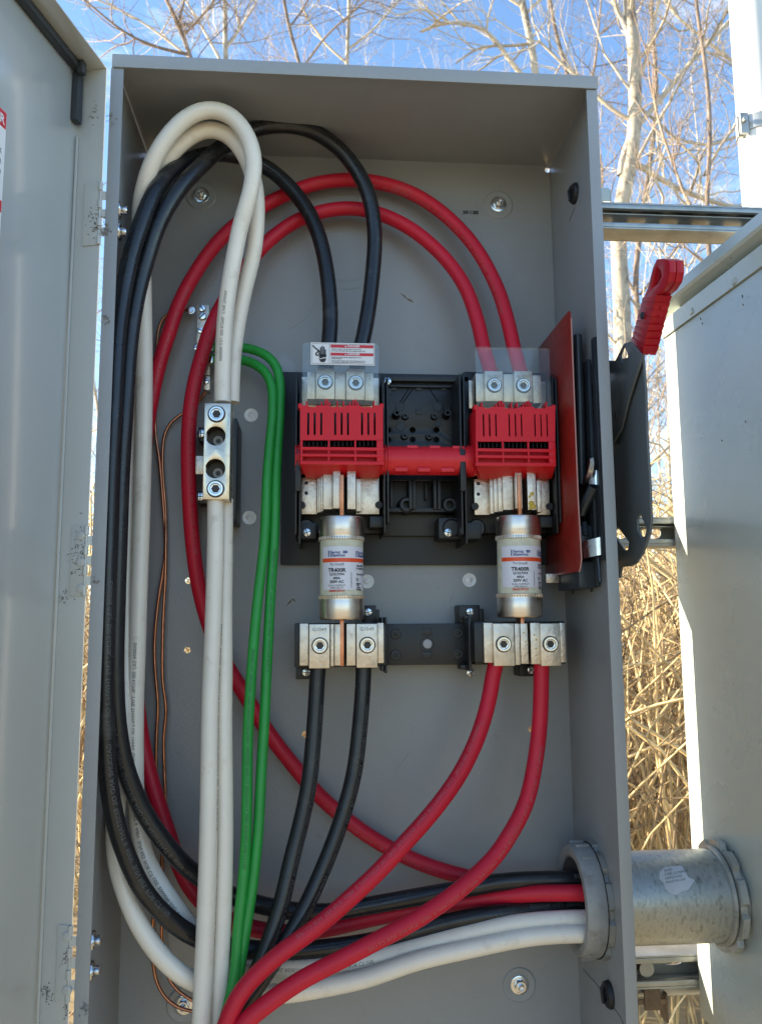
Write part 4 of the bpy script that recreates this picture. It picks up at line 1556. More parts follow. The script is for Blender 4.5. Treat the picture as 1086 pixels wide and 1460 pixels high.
# hand with fingers and the lightning hook
def poly(pts, e=.0006):
    bm.faces.new([bm.verts.new(LP(x, y, e)) for x, y in pts])
for x, y0, y1 in ((.133, .42, .66), (.155, .42, .80), (.180, .40, .86), (.205, .40, .82), (.228, .40, .70)):
    poly([(x - .009, y0), (x + .009, y0), (x + .009, y1 - .03), (x, y1), (x - .009, y1 - .03)])
poly([(.128, .32), (.155, .28), (.200, .33), (.240, .34), (.245, .46), (.135, .46)])
poly([(.125, .28), (.155, .24), (.205, .28), (.245, .28), (.215, .12), (.155, .12)])
bm2 = bm
hook = [(.03, .86), (.08, .72), (.115, .66), (.115, .58), (.09, .52), (.075, .46), (.095, .41), (.12, .42)]
for i in range(len(hook) - 1):
    (x0, y0), (x1, y1) = hook[i], hook[i + 1]
    dx_, dy_ = (x1 - x0) * 2.9, y1 - y0
    ll = math.hypot(dx_, dy_)
    nx_, ny_ = -dy_ / ll * .028 / 2.9, dx_ / ll * .028
    poly([(x0 + nx_, y0 + ny_), (x0 - nx_, y0 - ny_), (x1 - nx_, y1 - ny_), (x1 + nx_, y1 + ny_)])
obj('small_print', bm, M['ink'], sk, smooth=None)

# ------------------------------------------------------------------ lower fuse block
lb = thing('lower_fuse_block', 'black lower terminal block carrying two pairs of silver lugs', 'terminal block', P(610, 952, .19))
pbox('block_base', M['plastic'], lb, (420, 888, 551, 951, .1235, .1945), (676, 888, 700, 944, .098, .1945), (676, 886, 806, 947, .128, .1945), bev=.0015)
def q_(a, b, y):
    v = P(a, b, y)
    return (v.x, v.z - Z0)
bm = BM()
bpx(bm, 547, 889, 680, 948, .150, .1945, bev=.001)
obj('centre_bar', bm, M['plastic'], lb)
for px, py in ((564, 904), (564, 934), (653, 902.5), (653, 932.5)):
    bm = BM()
    add_lathe(bm, P(px, py, .150), (0, -1, 0), [(.0070, 0), (.0068, .0010), (.0060, .0012), (.0058, .0006), (.0030, .0006), (.0028, .0024), (.0016, .0026), (.0014, .0005, 6)], 24, cap0=False)
    obj('boss', bm, M['plastic'], lb)
bm = BM()
add_lathe(bm, P(609, 918, .150), (0, -1, 0), [(.0098, 0), (.0096, .0008), (.0085, .0008), (.0083, .0001)], 24, cap0=False)
obj('boss', bm, M['plastic'], lb)
for py in (901, 934):
    pbox('boss', M['plastic'], lb, (602, py - 5, 616, py + 5, .1488, .1499), bev=.001)
bm = BM()
add_lathe(bm, P(609, 918, .1505), (0, -1, 0), [(.0060, 0), (.0057, .0016), (.0040, .0020)], 24, cap0=False)
obj('rivet_cap', bm, mat('grey_cap', (.34, .34, .35), .4), lb)
pbox('latch_clip', M['plastic'], lb, (543.5, 880, 546.5, 892, .118, .150), (548.5, 880, 551.5, 890, .118, .150), (543.5, 949, 546.5, 957, .118, .150), (549, 949, 552, 960, .118, .150), bev=.0006)
pbox('latch_clip', M['plastic'], lb, (662, 878, 673.5, 882, .125, .165), (668, 880, 672, 957, .120, .168), (657, 948, 666, 955, .135, .165), bev=.0006)
pbox('mounting_ear', M['plastic'], lb, (519, 863, 536, 889, .158, .1945), (532, 869, 541, 889, .165, .1945), bev=.001)
pbox('mounting_ear', M['plastic'], lb, (654.5, 862.5, 684, 889, .158, .1945), (683, 868, 689.5, 889, .165, .1945), bev=.001)
pbox('mounting_ear', M['plastic'], lb, (422, 950, 444, 968.5, .158, .1945), bev=.001)
pbox('mounting_ear', M['plastic'], lb, (741, 947, 761, 964.5, .158, .1945), bev=.001)
for px, py in ((524.5, 873), (669.5, 872.5), (436.5, 958.5), (756.5, 955), (670, 959)):
    inst('slotted_screw', screw, P(px, py, .157), lb, rot=(0, random.uniform(0, 1.5), 0), scale=.95)
terminal(lb, [(427.3, 889, 439.6, 949, .0925, .123), (471, 890, 476, 950, .094, .123), (477, 890, 485, 949, .0925, .123), (494, 889.5, 507, 949, .0925, .123), (538.3, 888, 547, 945.5, .0925, .123)],
         [(440.7, 890, 470, 953, .0880, .123), (508.3, 889.5, 538, 952, .0880, .123)], [(456, 920.5), (523.5, 919.7)], .09, ('G1049', 'G1049'))
terminal(lb, [(689.6, 888, 702.5, 945, .0925, .123), (733.6, 889, 741, 948, .094, .123), (742, 889, 752.5, 946.5, .0925, .123), (756.2, 888, 769.8, 947, .0925, .123), (797.8, 888, 806, 944.5, .0925, .123)],
         [(703.3, 889, 733, 949.5, .0880, .123), (770.5, 889, 799, 949.5, .0880, .123)], [(717.5, 918.5), (784, 918.3)], .09, None)
bm = BM()
for px, py in ((762, 898), (762, 905), (764, 912), (763, 925), (766, 935), (747, 902), (748, 915), (747, 925), (749, 935)):
    add_lathe(bm, P(px + random.uniform(-2, 2), py, .0922), (0, -1, 0), [(random.uniform(.0006, .0014), 0), (.0004, .0006)], 6, cap0=False)
obj('grease_smear', bm, M['grease'], lb, kind='stuff')

# ------------------------------------------------------------------ fuses
def fuse(top, bot, w_px, lab, label_rect, rot_text):
    yc = .106
    rr = None
    ct = P(*top, yc)
    cb = P(*bot, yc)
    # radius from apparent width at the silhouette
    dist = (ct - CAMP).length
    r = w_px / 2 / 1194.3 * (yc - CAMP.y) * .99
    axis = (cb - ct)
    H = axis.length
    axis.normalize()
    t = thing('cartridge_fuse', lab, 'fuse', cb, 'cartridge fuses between the jaws')
    capH1 = H * .235
    bm = BM()
    add_lathe(bm, ct + axis * capH1 * .9, axis, [(r * .955, 0), (r * .955, H - capH1 * 1.8)], 64)
    body = obj('fuse_tube', bm, M['fusebody'], t, smooth=40)
    for s, c, ax_ in ((0, ct, axis), (1, cb, -axis)):
        bm = BM()
        prof = [(r * .50, 0), (r * .88, .0002), (r * .96, .0012), (r, .0045), (r, capH1 * .80)]
        prof += [(r * .985, capH1 * .84), (r * 1.0, capH1 * .88), (r * 1.0, capH1 * .97), (r * .955, capH1)]
        add_lathe(bm, c, ax_, prof, 64, cap1=False)
        cap = obj('end_cap', bm, M['fusecap'], t, smooth=40)
        bm = BM()
        for k in range(56):
            a = 2 * PI * k / 56
            d, u, w = frame_of(ax_)
            p = c + ax_ * capH1 * .925 + (u * math.cos(a) + w * math.sin(a)) * r
            add_tube(bm, [p - ax_ * .0022, p + ax_ * .0022], .0006, 4)
        obj('crimp_marks', bm, M['fusecap'], cap, kind='stuff')
        bm = BM()
        bl = .052 if s == 0 else .055
        aa = c - ax_ * bl
        zlo, zhi = min(aa.z, c.z), max(aa.z, c.z)
        add_box(bm, (c.x - .0026, yc - .013, zlo), (c.x + .0022, yc + .013, zhi), .0006)
        obj('knife_blade', bm, M['copper'], t)
    # wrapped label
    d, u, w = frame_of(axis)
    tocam = (CAMP - ct)
    tocam -= axis * tocam.dot(axis)
    tocam.normalize()
    side = axis.cross(tocam).normalized()      # towards +x in the picture
    if side.x < 0:
        side = -side
    cen = (ct + cb) / 2
    rl = r * .955 + .0004
    def CY(uu, vv, e=0.):       # uu metres round the tube to the right, vv metres up
        a = uu / rl
        return cen - axis * vv + (tocam * math.cos(a) + side * math.sin(a)) * (rl + e)
    ulo, uhi, vlo, vhi = label_rect
    bm = BM()
    n = 40
    rows = []
    for v_ in (vlo, vhi):
        rows.append([bm.verts.new(CY(ulo + (uhi - ulo) * k / n, v_)) for k in range(n + 1)])
    for k in range(n):
        bm.faces.new((rows[0][k], rows[0][k + 1], rows[1][k + 1], rows[1][k]))
    lb_ = obj('fuse_label', bm, M['label'], t)
    bm = BM()
    v0_, v1_ = vhi - .0190, vhi - .0142
    rows = []
    for v_ in (v0_, v1_):
        rows.append([bm.verts.new(CY(ulo + (uhi - ulo) * k / n, v_, .0002)) for k in range(n + 1)])
    for k in range(n):
        bm.faces.new((rows[0][k], rows[0][k + 1], rows[1][k + 1], rows[1][k]))
    obj('orange_stripe', bm, M['orange'], lb_)
    uc = rot_text
    bm = BM()
    for u0 in (uc - .0130, uc + .0225):
        add_text(bm, 'Ferraz', .0050, lambda p, q: CY(u0 + .0026 + p, vhi - .0088 + q, .0004), 'LEFT', .00012)
        add_text(bm, 'Shawmut', .0050, lambda p, q: CY(u0 + .0026 + p * 1.0, vhi - .0124 + q, .0004), 'LEFT', .00012)
        for (p0, p1, q0, q1) in ((0, .0014, -.0126, -.0050), (.0185, .0240, -.0085, -.0072), (.0185, .0240, -.0068, -.0055)):
            bm.faces.new([bm.verts.new(CY(u0 + x, vhi + y, .0004)) for x, y in ((p0, q0), (p1, q0), (p1, q1), (p0, q1))])
    obj('maker_print', bm, M['navy'], lb_, smooth=None)
    bm = BM()
    for s, sz, v, bo in (('Tri-Onic\u00ae', .0042, .0232, 0), ('TR400R', .0066, .0310, .0002), ('Q1027094', .0042, .0352, .0001), ('400A', .0042, .0398, .0001), ('250V AC', .0046, .0442, .00015),
                         ('DUAL ELEMENT', .0030, .0482, 0), ('TIME DELAY', .0030, .0512, 0)):
        add_text(bm, s, sz, lambda p, q: CY(uc - .002 + p, vhi - v + q, .0004), 'CENTER', bo)
    for s, sz, v in (('Class RK5', .0030, .0242), ('IR 200kA AC', .0030, .0276), ('Current Limiting', .0030, .0345), ('UL', .0040, .0480), ('LISTED', .0024, .0506), ('SPECIAL', .0022, .0456), ('PURPOSE', .0022, .0530)):
        add_text(bm, s, sz, lambda p, q: CY(uc + .0232 + p, vhi - v + q, .0004), 'LEFT', .0001)
    # certification mark: a filled ring
    for k in range(14):
        a0, a1 = 2 * PI * k / 14, 2 * PI * (k + 1) / 14
        bm.faces.new([bm.verts.new(CY(uc + .0248 + math.cos(x) * r_, vhi - .0400 + math.sin(x) * r_, .0004)) for x, r_ in ((a0, .0012), (a0, .0020), (a1, .0020), (a1, .0012))])
    add_text(bm, 'THIS FUSE IS RATED FOR DC', .0024, lambda p, q: CY(uc + .0168 - q, vhi - .0500 + p * .62, .0004), 'LEFT')
    obj('rating_print', bm, M['ink'], lb_, smooth=None)
    bm = BM()
    add_text(bm, 'SMARTSPOT', .0036, lambda p, q: CY(uc - .002 + p, vhi - .0548 + q, .0004), 'CENTER', .0001)
    obj('indicator_print', bm, M['redink'], lb_, smooth=None)
    return t
# label limits: u from the line facing the camera
fuse((487, 738), (487, 884), 65, 'cartridge fuse in the left jaws, beside the paired black cables', (-.0270, .036, -.0275, .0250), -.004)
fuse((738, 737), (741, 881), 66, 'cartridge fuse in the right jaws, above the paired red cables', (-.0235, .040, -.0265, .0245), .0035)

# ------------------------------------------------------------------ neutral lug block
nl = thing('neutral_lug', 'brassy neutral lug block with four round bores between white cables', 'lug block', P(310, 716, .19))
yN = .074
pbox('mounting_base', M['plastic'], nl, (300, 596, 337, 742, .120, .192), (283, 609, 292, 629, .165, .1945), (282, 700, 296, 718, .160, .1945), bev=.0012)
def xr(px, py=640): return P(px, py, yN).x
x0, x1 = xr(290.5), xr(328)
zT, zBt = P(309, 575, yN).z, P(309, 712, yN).z
bm = BM()
cx = xr(308.5)
hs = []
bore = [(307.5, 621.5, .0118), (307, 668, .0118)]
for px, py, r in bore:
    v = P(px, py, yN)
    hs.append(circ(v.x, v.z - Z0, r, 28))
plate(bm, [(x0, zBt - Z0), (x1, zBt - Z0), (x1, zT - Z0), (x0, zT - Z0)], hs, .003, fxz(yN + .0015), .0005)
add_box(bm, (x0, yN + .0031, zBt), (x0 + .003, .118, zT), .0003)
add_box(bm, (x1 - .003, yN + .0031, zBt), (x1, .118, zT), .0003)
add_box(bm, (x0, .1182, zBt), (x1, .1195, zT), 0)
add_box(bm, (x0 + .0031, yN + .0031, zT - .005), (x1 - .0031, .118, zT), .0003)
add_box(bm, (x0 + .0031, yN + .0031, zBt), (x1 - .0031, .118, zBt + .005), .0003)
body = obj('lug_body', bm, M['lugalu'], nl, smooth=30)
bm = BM()
for px, py, r in bore:
    v = P(px, py, yN)
    add_lathe(bm, v + Vector((0, .0004, 0)), (0, 1, 0), [(r, 0), (r, .020), (r * .2, .0205)], 28, cap0=False)
obj('bore', bm, mat('bore_shade', (.05, .045, .04), .5, .3), nl)  # shade inside the bores is put into this dark colour
ssl = setscrew('set_screw', M['steel'], .0105)
ssd = setscrew('set_screw', mat('bore_shaded_screw', (.25, .22, .19), .45, .9), .0105)  # inner screws coloured darker for the shade down in the bores
for px, py in ((309, 590.5), (307.5, 697)):
    inst('set_screw', ssl, P(px, py, yN), nl)
for px, py in ((311.5, 627), (311, 673)):
    inst('set_screw', ssd, P(px, py + 2, yN + .0185), nl, scale=.66)
for px, py, y in ((287, 618.5, .164), (286, 708.5, .159)):
    inst('slotted_screw', screw, P(px, py, y), nl)
pbox('zinc_tab', M['alu'], nl, (279, 650, 291, 676, .150, .153), bev=.0006)
pbox('end_strands', M['lugalu'], nl, (299, 713, 318, 718, .084, .104), bev=.002)

# ------------------------------------------------------------------ ground bar
gb = thing('ground_bar', 'small silver ground bar behind the inner red cable', 'ground bar', P(290, 555, .19))
pbox('bar', M['alu'], gb, (281, 434.5, 298, 500, .172, .186), bev=.0006)
pbox('bar', M['alu'], gb, (290, 500, 299.5, 535, .174, .186), (289.5, 536, 299.5, 556, .165, .186), bev=.0006)
bm = BM()
add_lathe(bm, (0, 0, 0), (0, -1, 0), [(.0050, 0), (.0050, .0020), (.0042, .0036), (.0020, .0040)], 18, cap0=False)
add_box(bm, (-.0042, -.0044, -.0007), (.0042, -.0036, .0007), 0, 1)
gs = mesh_of(bm, 'bar_screw', [M['steel'], M['dark']], 40)
for px, py, y, sc in ((288.5, 440.5, .172, 1), (289, 451.5, .172, 1.1), (286, 471.5, .172, .9), (283, 442, .176, .0), (294, 544, .165, .8), (280, 496, .180, .8)):
    if sc:
        inst('bar_screw', gs, P(px, py, y), gb, rot=(0, random.uniform(-1, 1), 0), scale=sc)
bm = BM()
add_lathe(bm, P(272.5, 442.5, .182), (0, -1, 0), [(.0055, 0), (.0055, .0016), (.0030, .0018)], 20)
add_lathe(bm, P(272.5, 442.5, .180), (0, -1, 0), [(.0038, 0, 6), (.0036, .003, 6)], 18)
obj('ring_terminal', bm, M['steel'], gb)
for py in (495, 512.5):
    pbox('wire_clamp', M['steel'], gb, (298.5, py - 5, 304, py + 5, .162, .176), bev=.001)

# ------------------------------------------------------------------ red fibre barrier
bx_ = .553
def byz(px, py):
    v = PX(px, py, bx_)
    return (v.y, v.z - Z0)
A = byz(812.5, 439)
B = byz(827.5, 802)
yfr = .043
zt_, zb_ = P(812, 440, yfr).z - Z0, P(824, 814, yfr).z - Z0
bm = BM()
ol = [(.192, zt_), (.192, zb_), (yfr + .006, zb_), (yfr + .001, zb_ + .004), (yfr - .004, zb_ + .014), (yfr, zb_ + .08), (yfr, zt_ - .012), (yfr + .003, zt_ - .003), (yfr + .008, zt_)]
plate(bm, ol, [], .0016, yz(bx_), .0002)
bar = tag(obj('barrier_sheet', bm, M['sheet'], smooth=30, origin=V(bx_, .12, zb_)), 'thin red fibre barrier sheet standing at right of the fuses', 'barrier')
bm = BM()
edge = [(yfr - .0004, zt_ - .012), (yfr - .0004, zb_ + .08), (yfr - .0044, zb_ + .014), (yfr + .0006, zb_ + .0038), (yfr + .006, zb_ - .0004)]
add_tube(bm, [Vector((bx_, y, z + Z0)) for y, z in edge], .0009, 6)
obj('sawn_edge', bm, M['sheetedge'], bar)

# ------------------------------------------------------------------ operating mechanism between barrier and wall
me_ = thing('switch_mechanism', 'dark steel linkage and spring clips between red sheet and wall', 'linkage', PX(830, 825, .567))
bm = BM()
a = PX(823, 478, .566)
add_tube(bm, [a, PX(826, 560, .566), PX(829, 690, .566)], .0052, 16)
obj('drive_rod', bm, M['dark'], me_)
bm = BM()
a, b = PX(846, 482, .5755), PX(853, 800, .5755)
add_box(bm, (.5735, a.y - .005, b.z), (.5775, a.y + .006, a.z), .001)
add_box(bm, (.5735, a.y + .020, b.z - .03), (.5775, a.y + .050, a.z - .02), .001)
obj('guide_rail', bm, M['dark'], me_)
bm = BM()
rows = []
for x_, y_, w_ in ((842, 654, .003), (842.5, 662, .0045), (841, 672, .006), (838, 681, .0065), (834, 690, .006)):
    c = PX(x_, y_, .5640)
    rows.append([bm.verts.new(c + Vector((-w_ * .5, -.002, 0))), bm.verts.new(c + Vector((w_ * .3, -.006, 0))), bm.verts.new(c + Vector((w_ * .3, .004, 0))), bm.verts.new(c + Vector((-w_ * .5, .006, 0)))])
for k in range(len(rows) - 1):
    for e in range(4):
        bm.faces.new((rows[k][e], rows[k + 1][e], rows[k + 1][(e + 1) % 4], rows[k][(e + 1) % 4]))
bm.faces.new(rows[0]); bm.faces.new(rows[-1][::-1])
bmesh.ops.recalc_face_normals(bm, faces=bm.faces)
obj('clip_tongue', bm, M['steel'], me_)
bm = BM()
rows = []
p, q = PX(839, 691, .5660), PX(839, 671, .5660)
for k in range(9):
    f = k / 8
    x = .5655 + .0115 * f
    y = p.y - .004 - .007 * math.sin(f * PI * .75)
    rows.append([bm.verts.new(Vector((x, y, p.z - .003 * f))), bm.verts.new(Vector((x, y, q.z - .002 * f))), bm.verts.new(Vector((x, y + .0015, q.z - .002 * f))), bm.verts.new(Vector((x, y + .0015, p.z - .003 * f)))])
for k in range(8):
    for e in range(4):
        bm.faces.new((rows[k][e], rows[k + 1][e], rows[k + 1][(e + 1) % 4], rows[k][(e + 1) % 4]))
bmesh.ops.recalc_face_normals(bm, faces=bm.faces)
obj('spring_clip', bm, M['steel'], me_)
bm = BM()
a, b = PX(846, 694, .572), PX(832, 722, .564)
add_tube(bm, [a, b, PX(828, 735, .561)], [.0065, .0065, .005], 10)
obj('link_arm', bm, M['dark'], me_)
bm = BM()
p, q = PX(829, 797, .5580), PX(829, 772, .5580)
rows = []
n = 10
for k in range(n + 1):
    f = k / n
    x = .5580 + .0195 * f
    y = .046 - .016 * math.sin(f * PI * .55)
    dz = .004 * f
    rows.append([bm.verts.new(Vector((x, y, p.z + dz))), bm.verts.new(Vector((x, y, q.z + dz))), bm.verts.new(Vector((x, y + .0015, q.z + dz))), bm.verts.new(Vector((x, y + .0015, p.z + dz)))])
for k in range(n):
    for e in range(4):
        bm.faces.new((rows[k][e], rows[k + 1][e], rows[k + 1][(e + 1) % 4], rows[k][(e + 1) % 4]))
bmesh.ops.recalc_face_normals(bm, faces=bm.faces)
obj('silver_band', bm, M['steel'], me_)
bm = BM()
p = PX(836, 762, .566)
add_box(bm, (.5575, p.y, p.z - .015), (.5735, p.y + .02, p.z + .012), .004)
add_tube(bm, [PX(832, 745, .564), PX(834, 764, .564)], .004, 10)
add_box(bm, (.556, .060, PX(840, 838, .568).z), (.5775, .150, PX(840, 800, .568).z), .001)
obj('crank_block', bm, M['dark'], me_)
bm = BM()
p = P(778, 818, .140)
q = P(797, 831, .140)
add_box(bm, (p.x, .140, q.z), (q.x, .143, p.z), .0006)
obj('foot_tab', bm, M['alu'], me_)
bm = BM()
add_tube(bm, [PX(852, 795, .573), PX(855, 830, .573)], .0022, 8)
obj('return_spring', bm, M['dark'], me_)

# ------------------------------------------------------------------ cables
def wrap_print(parent, path, r, s0, text, size, m, ang=0., flip=False, xs=1.):
    """lettering laid on the cable's surface, starting s0 metres along it"""
    n = len(path)
    cum = [0]
    for i in range(1, n):
        cum.append(cum[-1] + (path[i] - path[i - 1]).length)
    import bisect
    def at(s):
        i = min(max(bisect.bisect_right(cum, s) - 1, 0), n - 2)
        f = (s - cum[i]) / max(1e-9, cum[i + 1] - cum[i])
        return path[i].lerp(path[i + 1], f), (path[i + 1] - path[i]).normalized()
    def fn(a, b):
        s = s0 + (-a if flip else a) * xs
        p, t = at(s)
        tocam = CAMP - p
        tocam -= t * tocam.dot(t)
        tocam.normalize()
        side = tocam.cross(t)
        if flip:
            side = -side
        th = (b - size * .35) / r * (-1) + ang
        return p + (tocam * math.cos(th) + side * math.sin(th)) * (r + .0003)
    bm = BM()
    add_text(bm, text, size, fn, 'LEFT')
    return obj('jacket_print', bm, m, parent, smooth=None)
def cable(name, label, cat, pts, r, m, group, seg=20, prints=(), wob=.0):
    path3 = [P(a, b, y) for a, b, y in pts]
    path = spline(path3)
    for i, p in enumerate(path):      # a slightly uneven lay
        p += Vector((mnoise.noise(p * 9 + Vector((r * 999, 0, 0))), 0, 0)) * .0012
    bm = BM()
    add_tube(bm, path, r, seg)
    o = tag(obj(name, bm, m, smooth=60), label, cat, group)
    for s0, text, size, pm, ang, flip in prints:
        wrap_print(o, path, r, s0, text, size, pm, ang, flip)
    return o
RW, RK, RR, RG = .0103, .0103, .0096, .0063
GW, GK, GR = 'white insulated cables', 'black insulated cables', 'red insulated cables'
TX = 'E000096 (UL)  500 KCMIL  TYPE THWN-2 OR THHN  GASOLINE AND OIL RESISTANT II  600V  SUN RES  FOR CT USE  '
# white A: outer loop
cable('white_cable', 'white cable of the outermost top loop ending in front lug bore', 'cable',
      [(317.5, 574, .088), (317.5, 540, .088), (319, 500, .087), (322, 450, .083), (328, 398, .077), (342, 324, .068), (358, 268, .058), (362, 228, .053), (353, 194, .050), (332, 167, .048), (302, 156, .046),
       (272, 164, .046), (243, 190, .048), (218, 230, .054), (204, 274, .068), (199, 320, .086), (203, 370, .104), (205.5, 450, .118), (206, 560, .122), (204, 700, .122), (199, 850, .120), (194, 980, .118), (192, 1080, .115),
       (194, 1150, .112), (207, 1218, .106), (226, 1257, .100), (252, 1294, .096), (275, 1325, .094), (305, 1352, .098), (355, 1374, .102), (429, 1380, .104), (521, 1370, .104), (595, 1350, .104), (668, 1331, .102), (741, 1316, .100), (833, 1310, .100), (900, 1312, .100)],
      RW, M['wht'], GW, prints=((.050, TX[:34], .0052, M['greyink'], .3, False), (.62, TX[:16], .0045, M['greyink'], -.6, False), (1.10, TX + TX, .0055, M['greyink'], -.25, False), (2.05, TX, .0062, M['greyink'], .5, False)))
# white B: inner loop, narrow one on the far left
cable('white_cable', 'white cable of the inner top loop passing lowest into the conduit', 'cable',
      [(330.5, 574, .112), (331, 545, .112), (334, 500, .112), (341, 450, .110), (350, 405, .106), (362, 354, .100), (366, 300, .092), (362, 258, .085), (347, 219, .079), (324, 192, .075), (298, 184, .073), (272, 194, .074),
       (247, 216, .077), (228, 243, .084), (211, 282, .100), (200, 330, .118), (195, 390, .130), (190, 460, .138), (188, 560, .140), (185, 700, .135), (181, 850, .128), (179, 980, .118), (173, 1080, .100), (166, 1150, .085), (164, 1195, .078), (168, 1232, .074),
       (180, 1274, .070), (199, 1317, .066), (226, 1358, .064), (257, 1388, .066), (285, 1403, .070), (322, 1412, .074), (370, 1417, .078), (410, 1416, .080), (466, 1407, .082), (521, 1395, .084), (595, 1370, .086), (668, 1353, .088), (760, 1335, .088), (835, 1331, .088), (900, 1332, .088)],
      RW, M['wht'], GW, prints=((2.10, TX, .0062, M['greyink'], .35, False),))
# two whites leaving the lug downwards
cable('white_cable', 'white cable hanging straight down, left of the pair under the lug', 'cable',
      [(308, 712, .088), (307.5, 760, .086), (305, 860, .082), (301.5, 960, .076), (299, 1080, .068), (297, 1200, .060), (293, 1340, .052), (288, 1440, .046), (284, 1520, .042)],
      RW, M['wht'], GW, prints=((.15, TX, .0045, M['greyink'], 1.15, False),))
cable('white_cable', 'white cable hanging straight down, right of the pair under the lug', 'cable',
      [(321, 712, .112), (320, 760, .108), (319, 860, .100), (319, 960, .092), (319.5, 1080, .084), (319.5, 1200, .076), (316, 1340, .066), (311, 1440, .060), (306, 1520, .056)],
      RW, M['wht'], GW, prints=((.35, TX, .0045, M['greyink'], -.9, False),))
# blacks
cable('black_cable', 'black cable hugging the left wall and ending in left upper lug', 'cable',
      [(464, 535, .118), (468, 500, .120), (471, 460, .124), (468, 402, .130), (461, 357, .136), (450, 322, .140), (432, 290, .144), (409, 263, .146), (385, 242, .146), (352, 226, .142), (313, 219, .130), (276, 226, .104), (247, 243, .080), (221, 274, .058), (203, 315, .048),
       (188, 362, .043), (180, 400, .041), (170, 460, .036), (164, 540, .030), (158.5, 680, .025), (154, 820, .023), (150.5, 960, .023), (150.5, 1034, .025), (155, 1108, .030), (167, 1178, .038), (184, 1228, .046), (206, 1271, .054), (236, 1305, .064), (262, 1326, .074), (285, 1339, .082),
       (326, 1350, .092), (374, 1355, .100), (410, 1356, .106), (484, 1350, .110), (558, 1337, .112), (631, 1317, .110), (700, 1304, .110), (778, 1296, .120), (833, 1294, .126), (900, 1292, .130)],
      RK, M['blk'], GK, prints=((1.02, TX, .0075, M['pale'], .3, False), (1.85, TX, .0075, M['pale'], .4, False)))
cable('black_cable', 'black cable of the highest black arc ending in second upper lug', 'cable',
      [(508, 535, .118), (512, 505, .120), (517, 485, .122), (524, 447, .126), (530, 398, .130), (534, 345, .132), (532, 308, .132), (523, 270, .132), (505, 238, .132), (481, 210, .130), (446, 187, .128), (412, 179, .126), (376, 181, .122), (345, 192, .116), (313, 212, .102),
       (287, 236, .084), (254, 272, .068), (226, 320, .062), (210, 368, .062), (196, 423, .060), (184, 500, .056), (177, 600, .052), (171.5, 720, .050), (167, 850, .050), (164.5, 960, .052), (168, 1034, .056), (178, 1090, .062), (199, 1146, .072), (228, 1192, .082), (256, 1226, .092), (282, 1249, .104),
       (329, 1277, .122), (374, 1291, .130), (410, 1298, .132), (466, 1301, .130), (521, 1292, .128), (595, 1279, .126), (668, 1266, .124), (720, 1257, .122), (822, 1254, .122), (900, 1254, .122)],
      RK, M['blk'], GK, prints=((1.15, TX, .0075, M['pale'], -.4, False), (1.95, TX, .0075, M['pale'], .4, False)))
cable('black_cable', 'black cable dropping from lower block\'s leftmost silver lug', 'cable',
      [(454, 945, .108), (452.5, 962, .108), (449, 1034, .104), (440, 1118, .096), (428, 1175, .090), (417, 1218, .084), (398, 1299, .072), (374, 1370, .062), (352, 1417, .056), (325, 1462, .050), (300, 1500, .046)],
      RK * .94, M['blk'], GK, prints=((.05, TX, .006, M['pale'], .8, False),))
cable('black_cable', 'black cable dropping from lower block\'s second silver lug', 'cable',
      [(518, 945, .108), (518, 965, .108), (514, 1034, .104), (504, 1107, .098), (480, 1188, .090), (450, 1262, .080), (421, 1321, .070), (396, 1362, .064), (366, 1408, .058), (335, 1453, .052), (310, 1492, .048)],
      RK * .94, M['blk'], GK, prints=((.05, TX, .006, M['pale'], .8, False),))
# reds
cable('red_cable', 'red cable of the outer top arch reaching the rightmost upper lug', 'cable',
      [(744, 545, .118), (740, 525, .120), (733, 500, .124), (724, 460, .134), (708, 409, .148), (675, 350, .160), (630, 303, .168), (586, 275, .172), (542, 261, .174), (500, 256.5, .175), (454, 261, .175), (417, 273, .175), (380, 291, .174), (352, 309, .172), (324, 331, .170), (297, 361, .168), (273, 398, .166),
       (254, 437, .165), (242, 473, .164), (230, 508, .163), (221, 545, .162), (213, 590, .161), (204, 660, .160), (197, 760, .158), (193, 880, .156), (194, 980, .154), (203, 1060, .152), (217, 1118, .150), (236, 1176, .148), (254, 1228, .146), (270, 1262, .144), (292, 1289, .142), (326, 1312, .142), (366, 1325, .142),
       (410, 1330, .142), (466, 1324, .142), (521, 1311, .140), (576, 1300, .138), (631, 1290, .136), (700, 1280, .128), (760, 1274, .112), (828, 1273, .103), (900, 1272, .100)],
      RR, M['red'], GR, prints=((.10, TX, .0062, M['redprint'], .5, False), (.72, TX, .0062, M['redprint'], .2, False)))
cable('red_cable', 'red cable of the inner top arch making the big loop behind', 'cable',
      [(702, 545, .118), (698, 525, .120), (690, 500, .126), (681, 460, .136), (660, 405, .148), (623, 357, .158), (579, 322, .164), (535, 303, .167), (498, 297, .168), (454, 303, .168), (417, 318, .168), (380, 346, .166), (352, 378, .162), (328, 415, .158), (311, 445, .155), (299, 472, .152), (290, 500, .150),
       (280, 535, .149), (273, 572, .149), (269, 620, .150), (269, 670, .152), (271, 718, .154), (275, 770, .158), (284, 835, .162), (300, 895, .166), (320, 942, .168), (348, 988, .170), (380, 1040, .172), (422, 1095, .172), (458, 1137, .172), (506, 1178, .172), (558, 1211, .172), (606, 1233, .171),
       (650, 1247, .168), (700, 1257, .160), (760, 1262, .150), (822, 1265, .143), (900, 1266, .140)],
      RR, M['red'], GR, prints=((.62, TX, .0062, M['redprint'], .3, False), (1.30, TX[10:60], .0062, M['redprint'], -.5, False)))
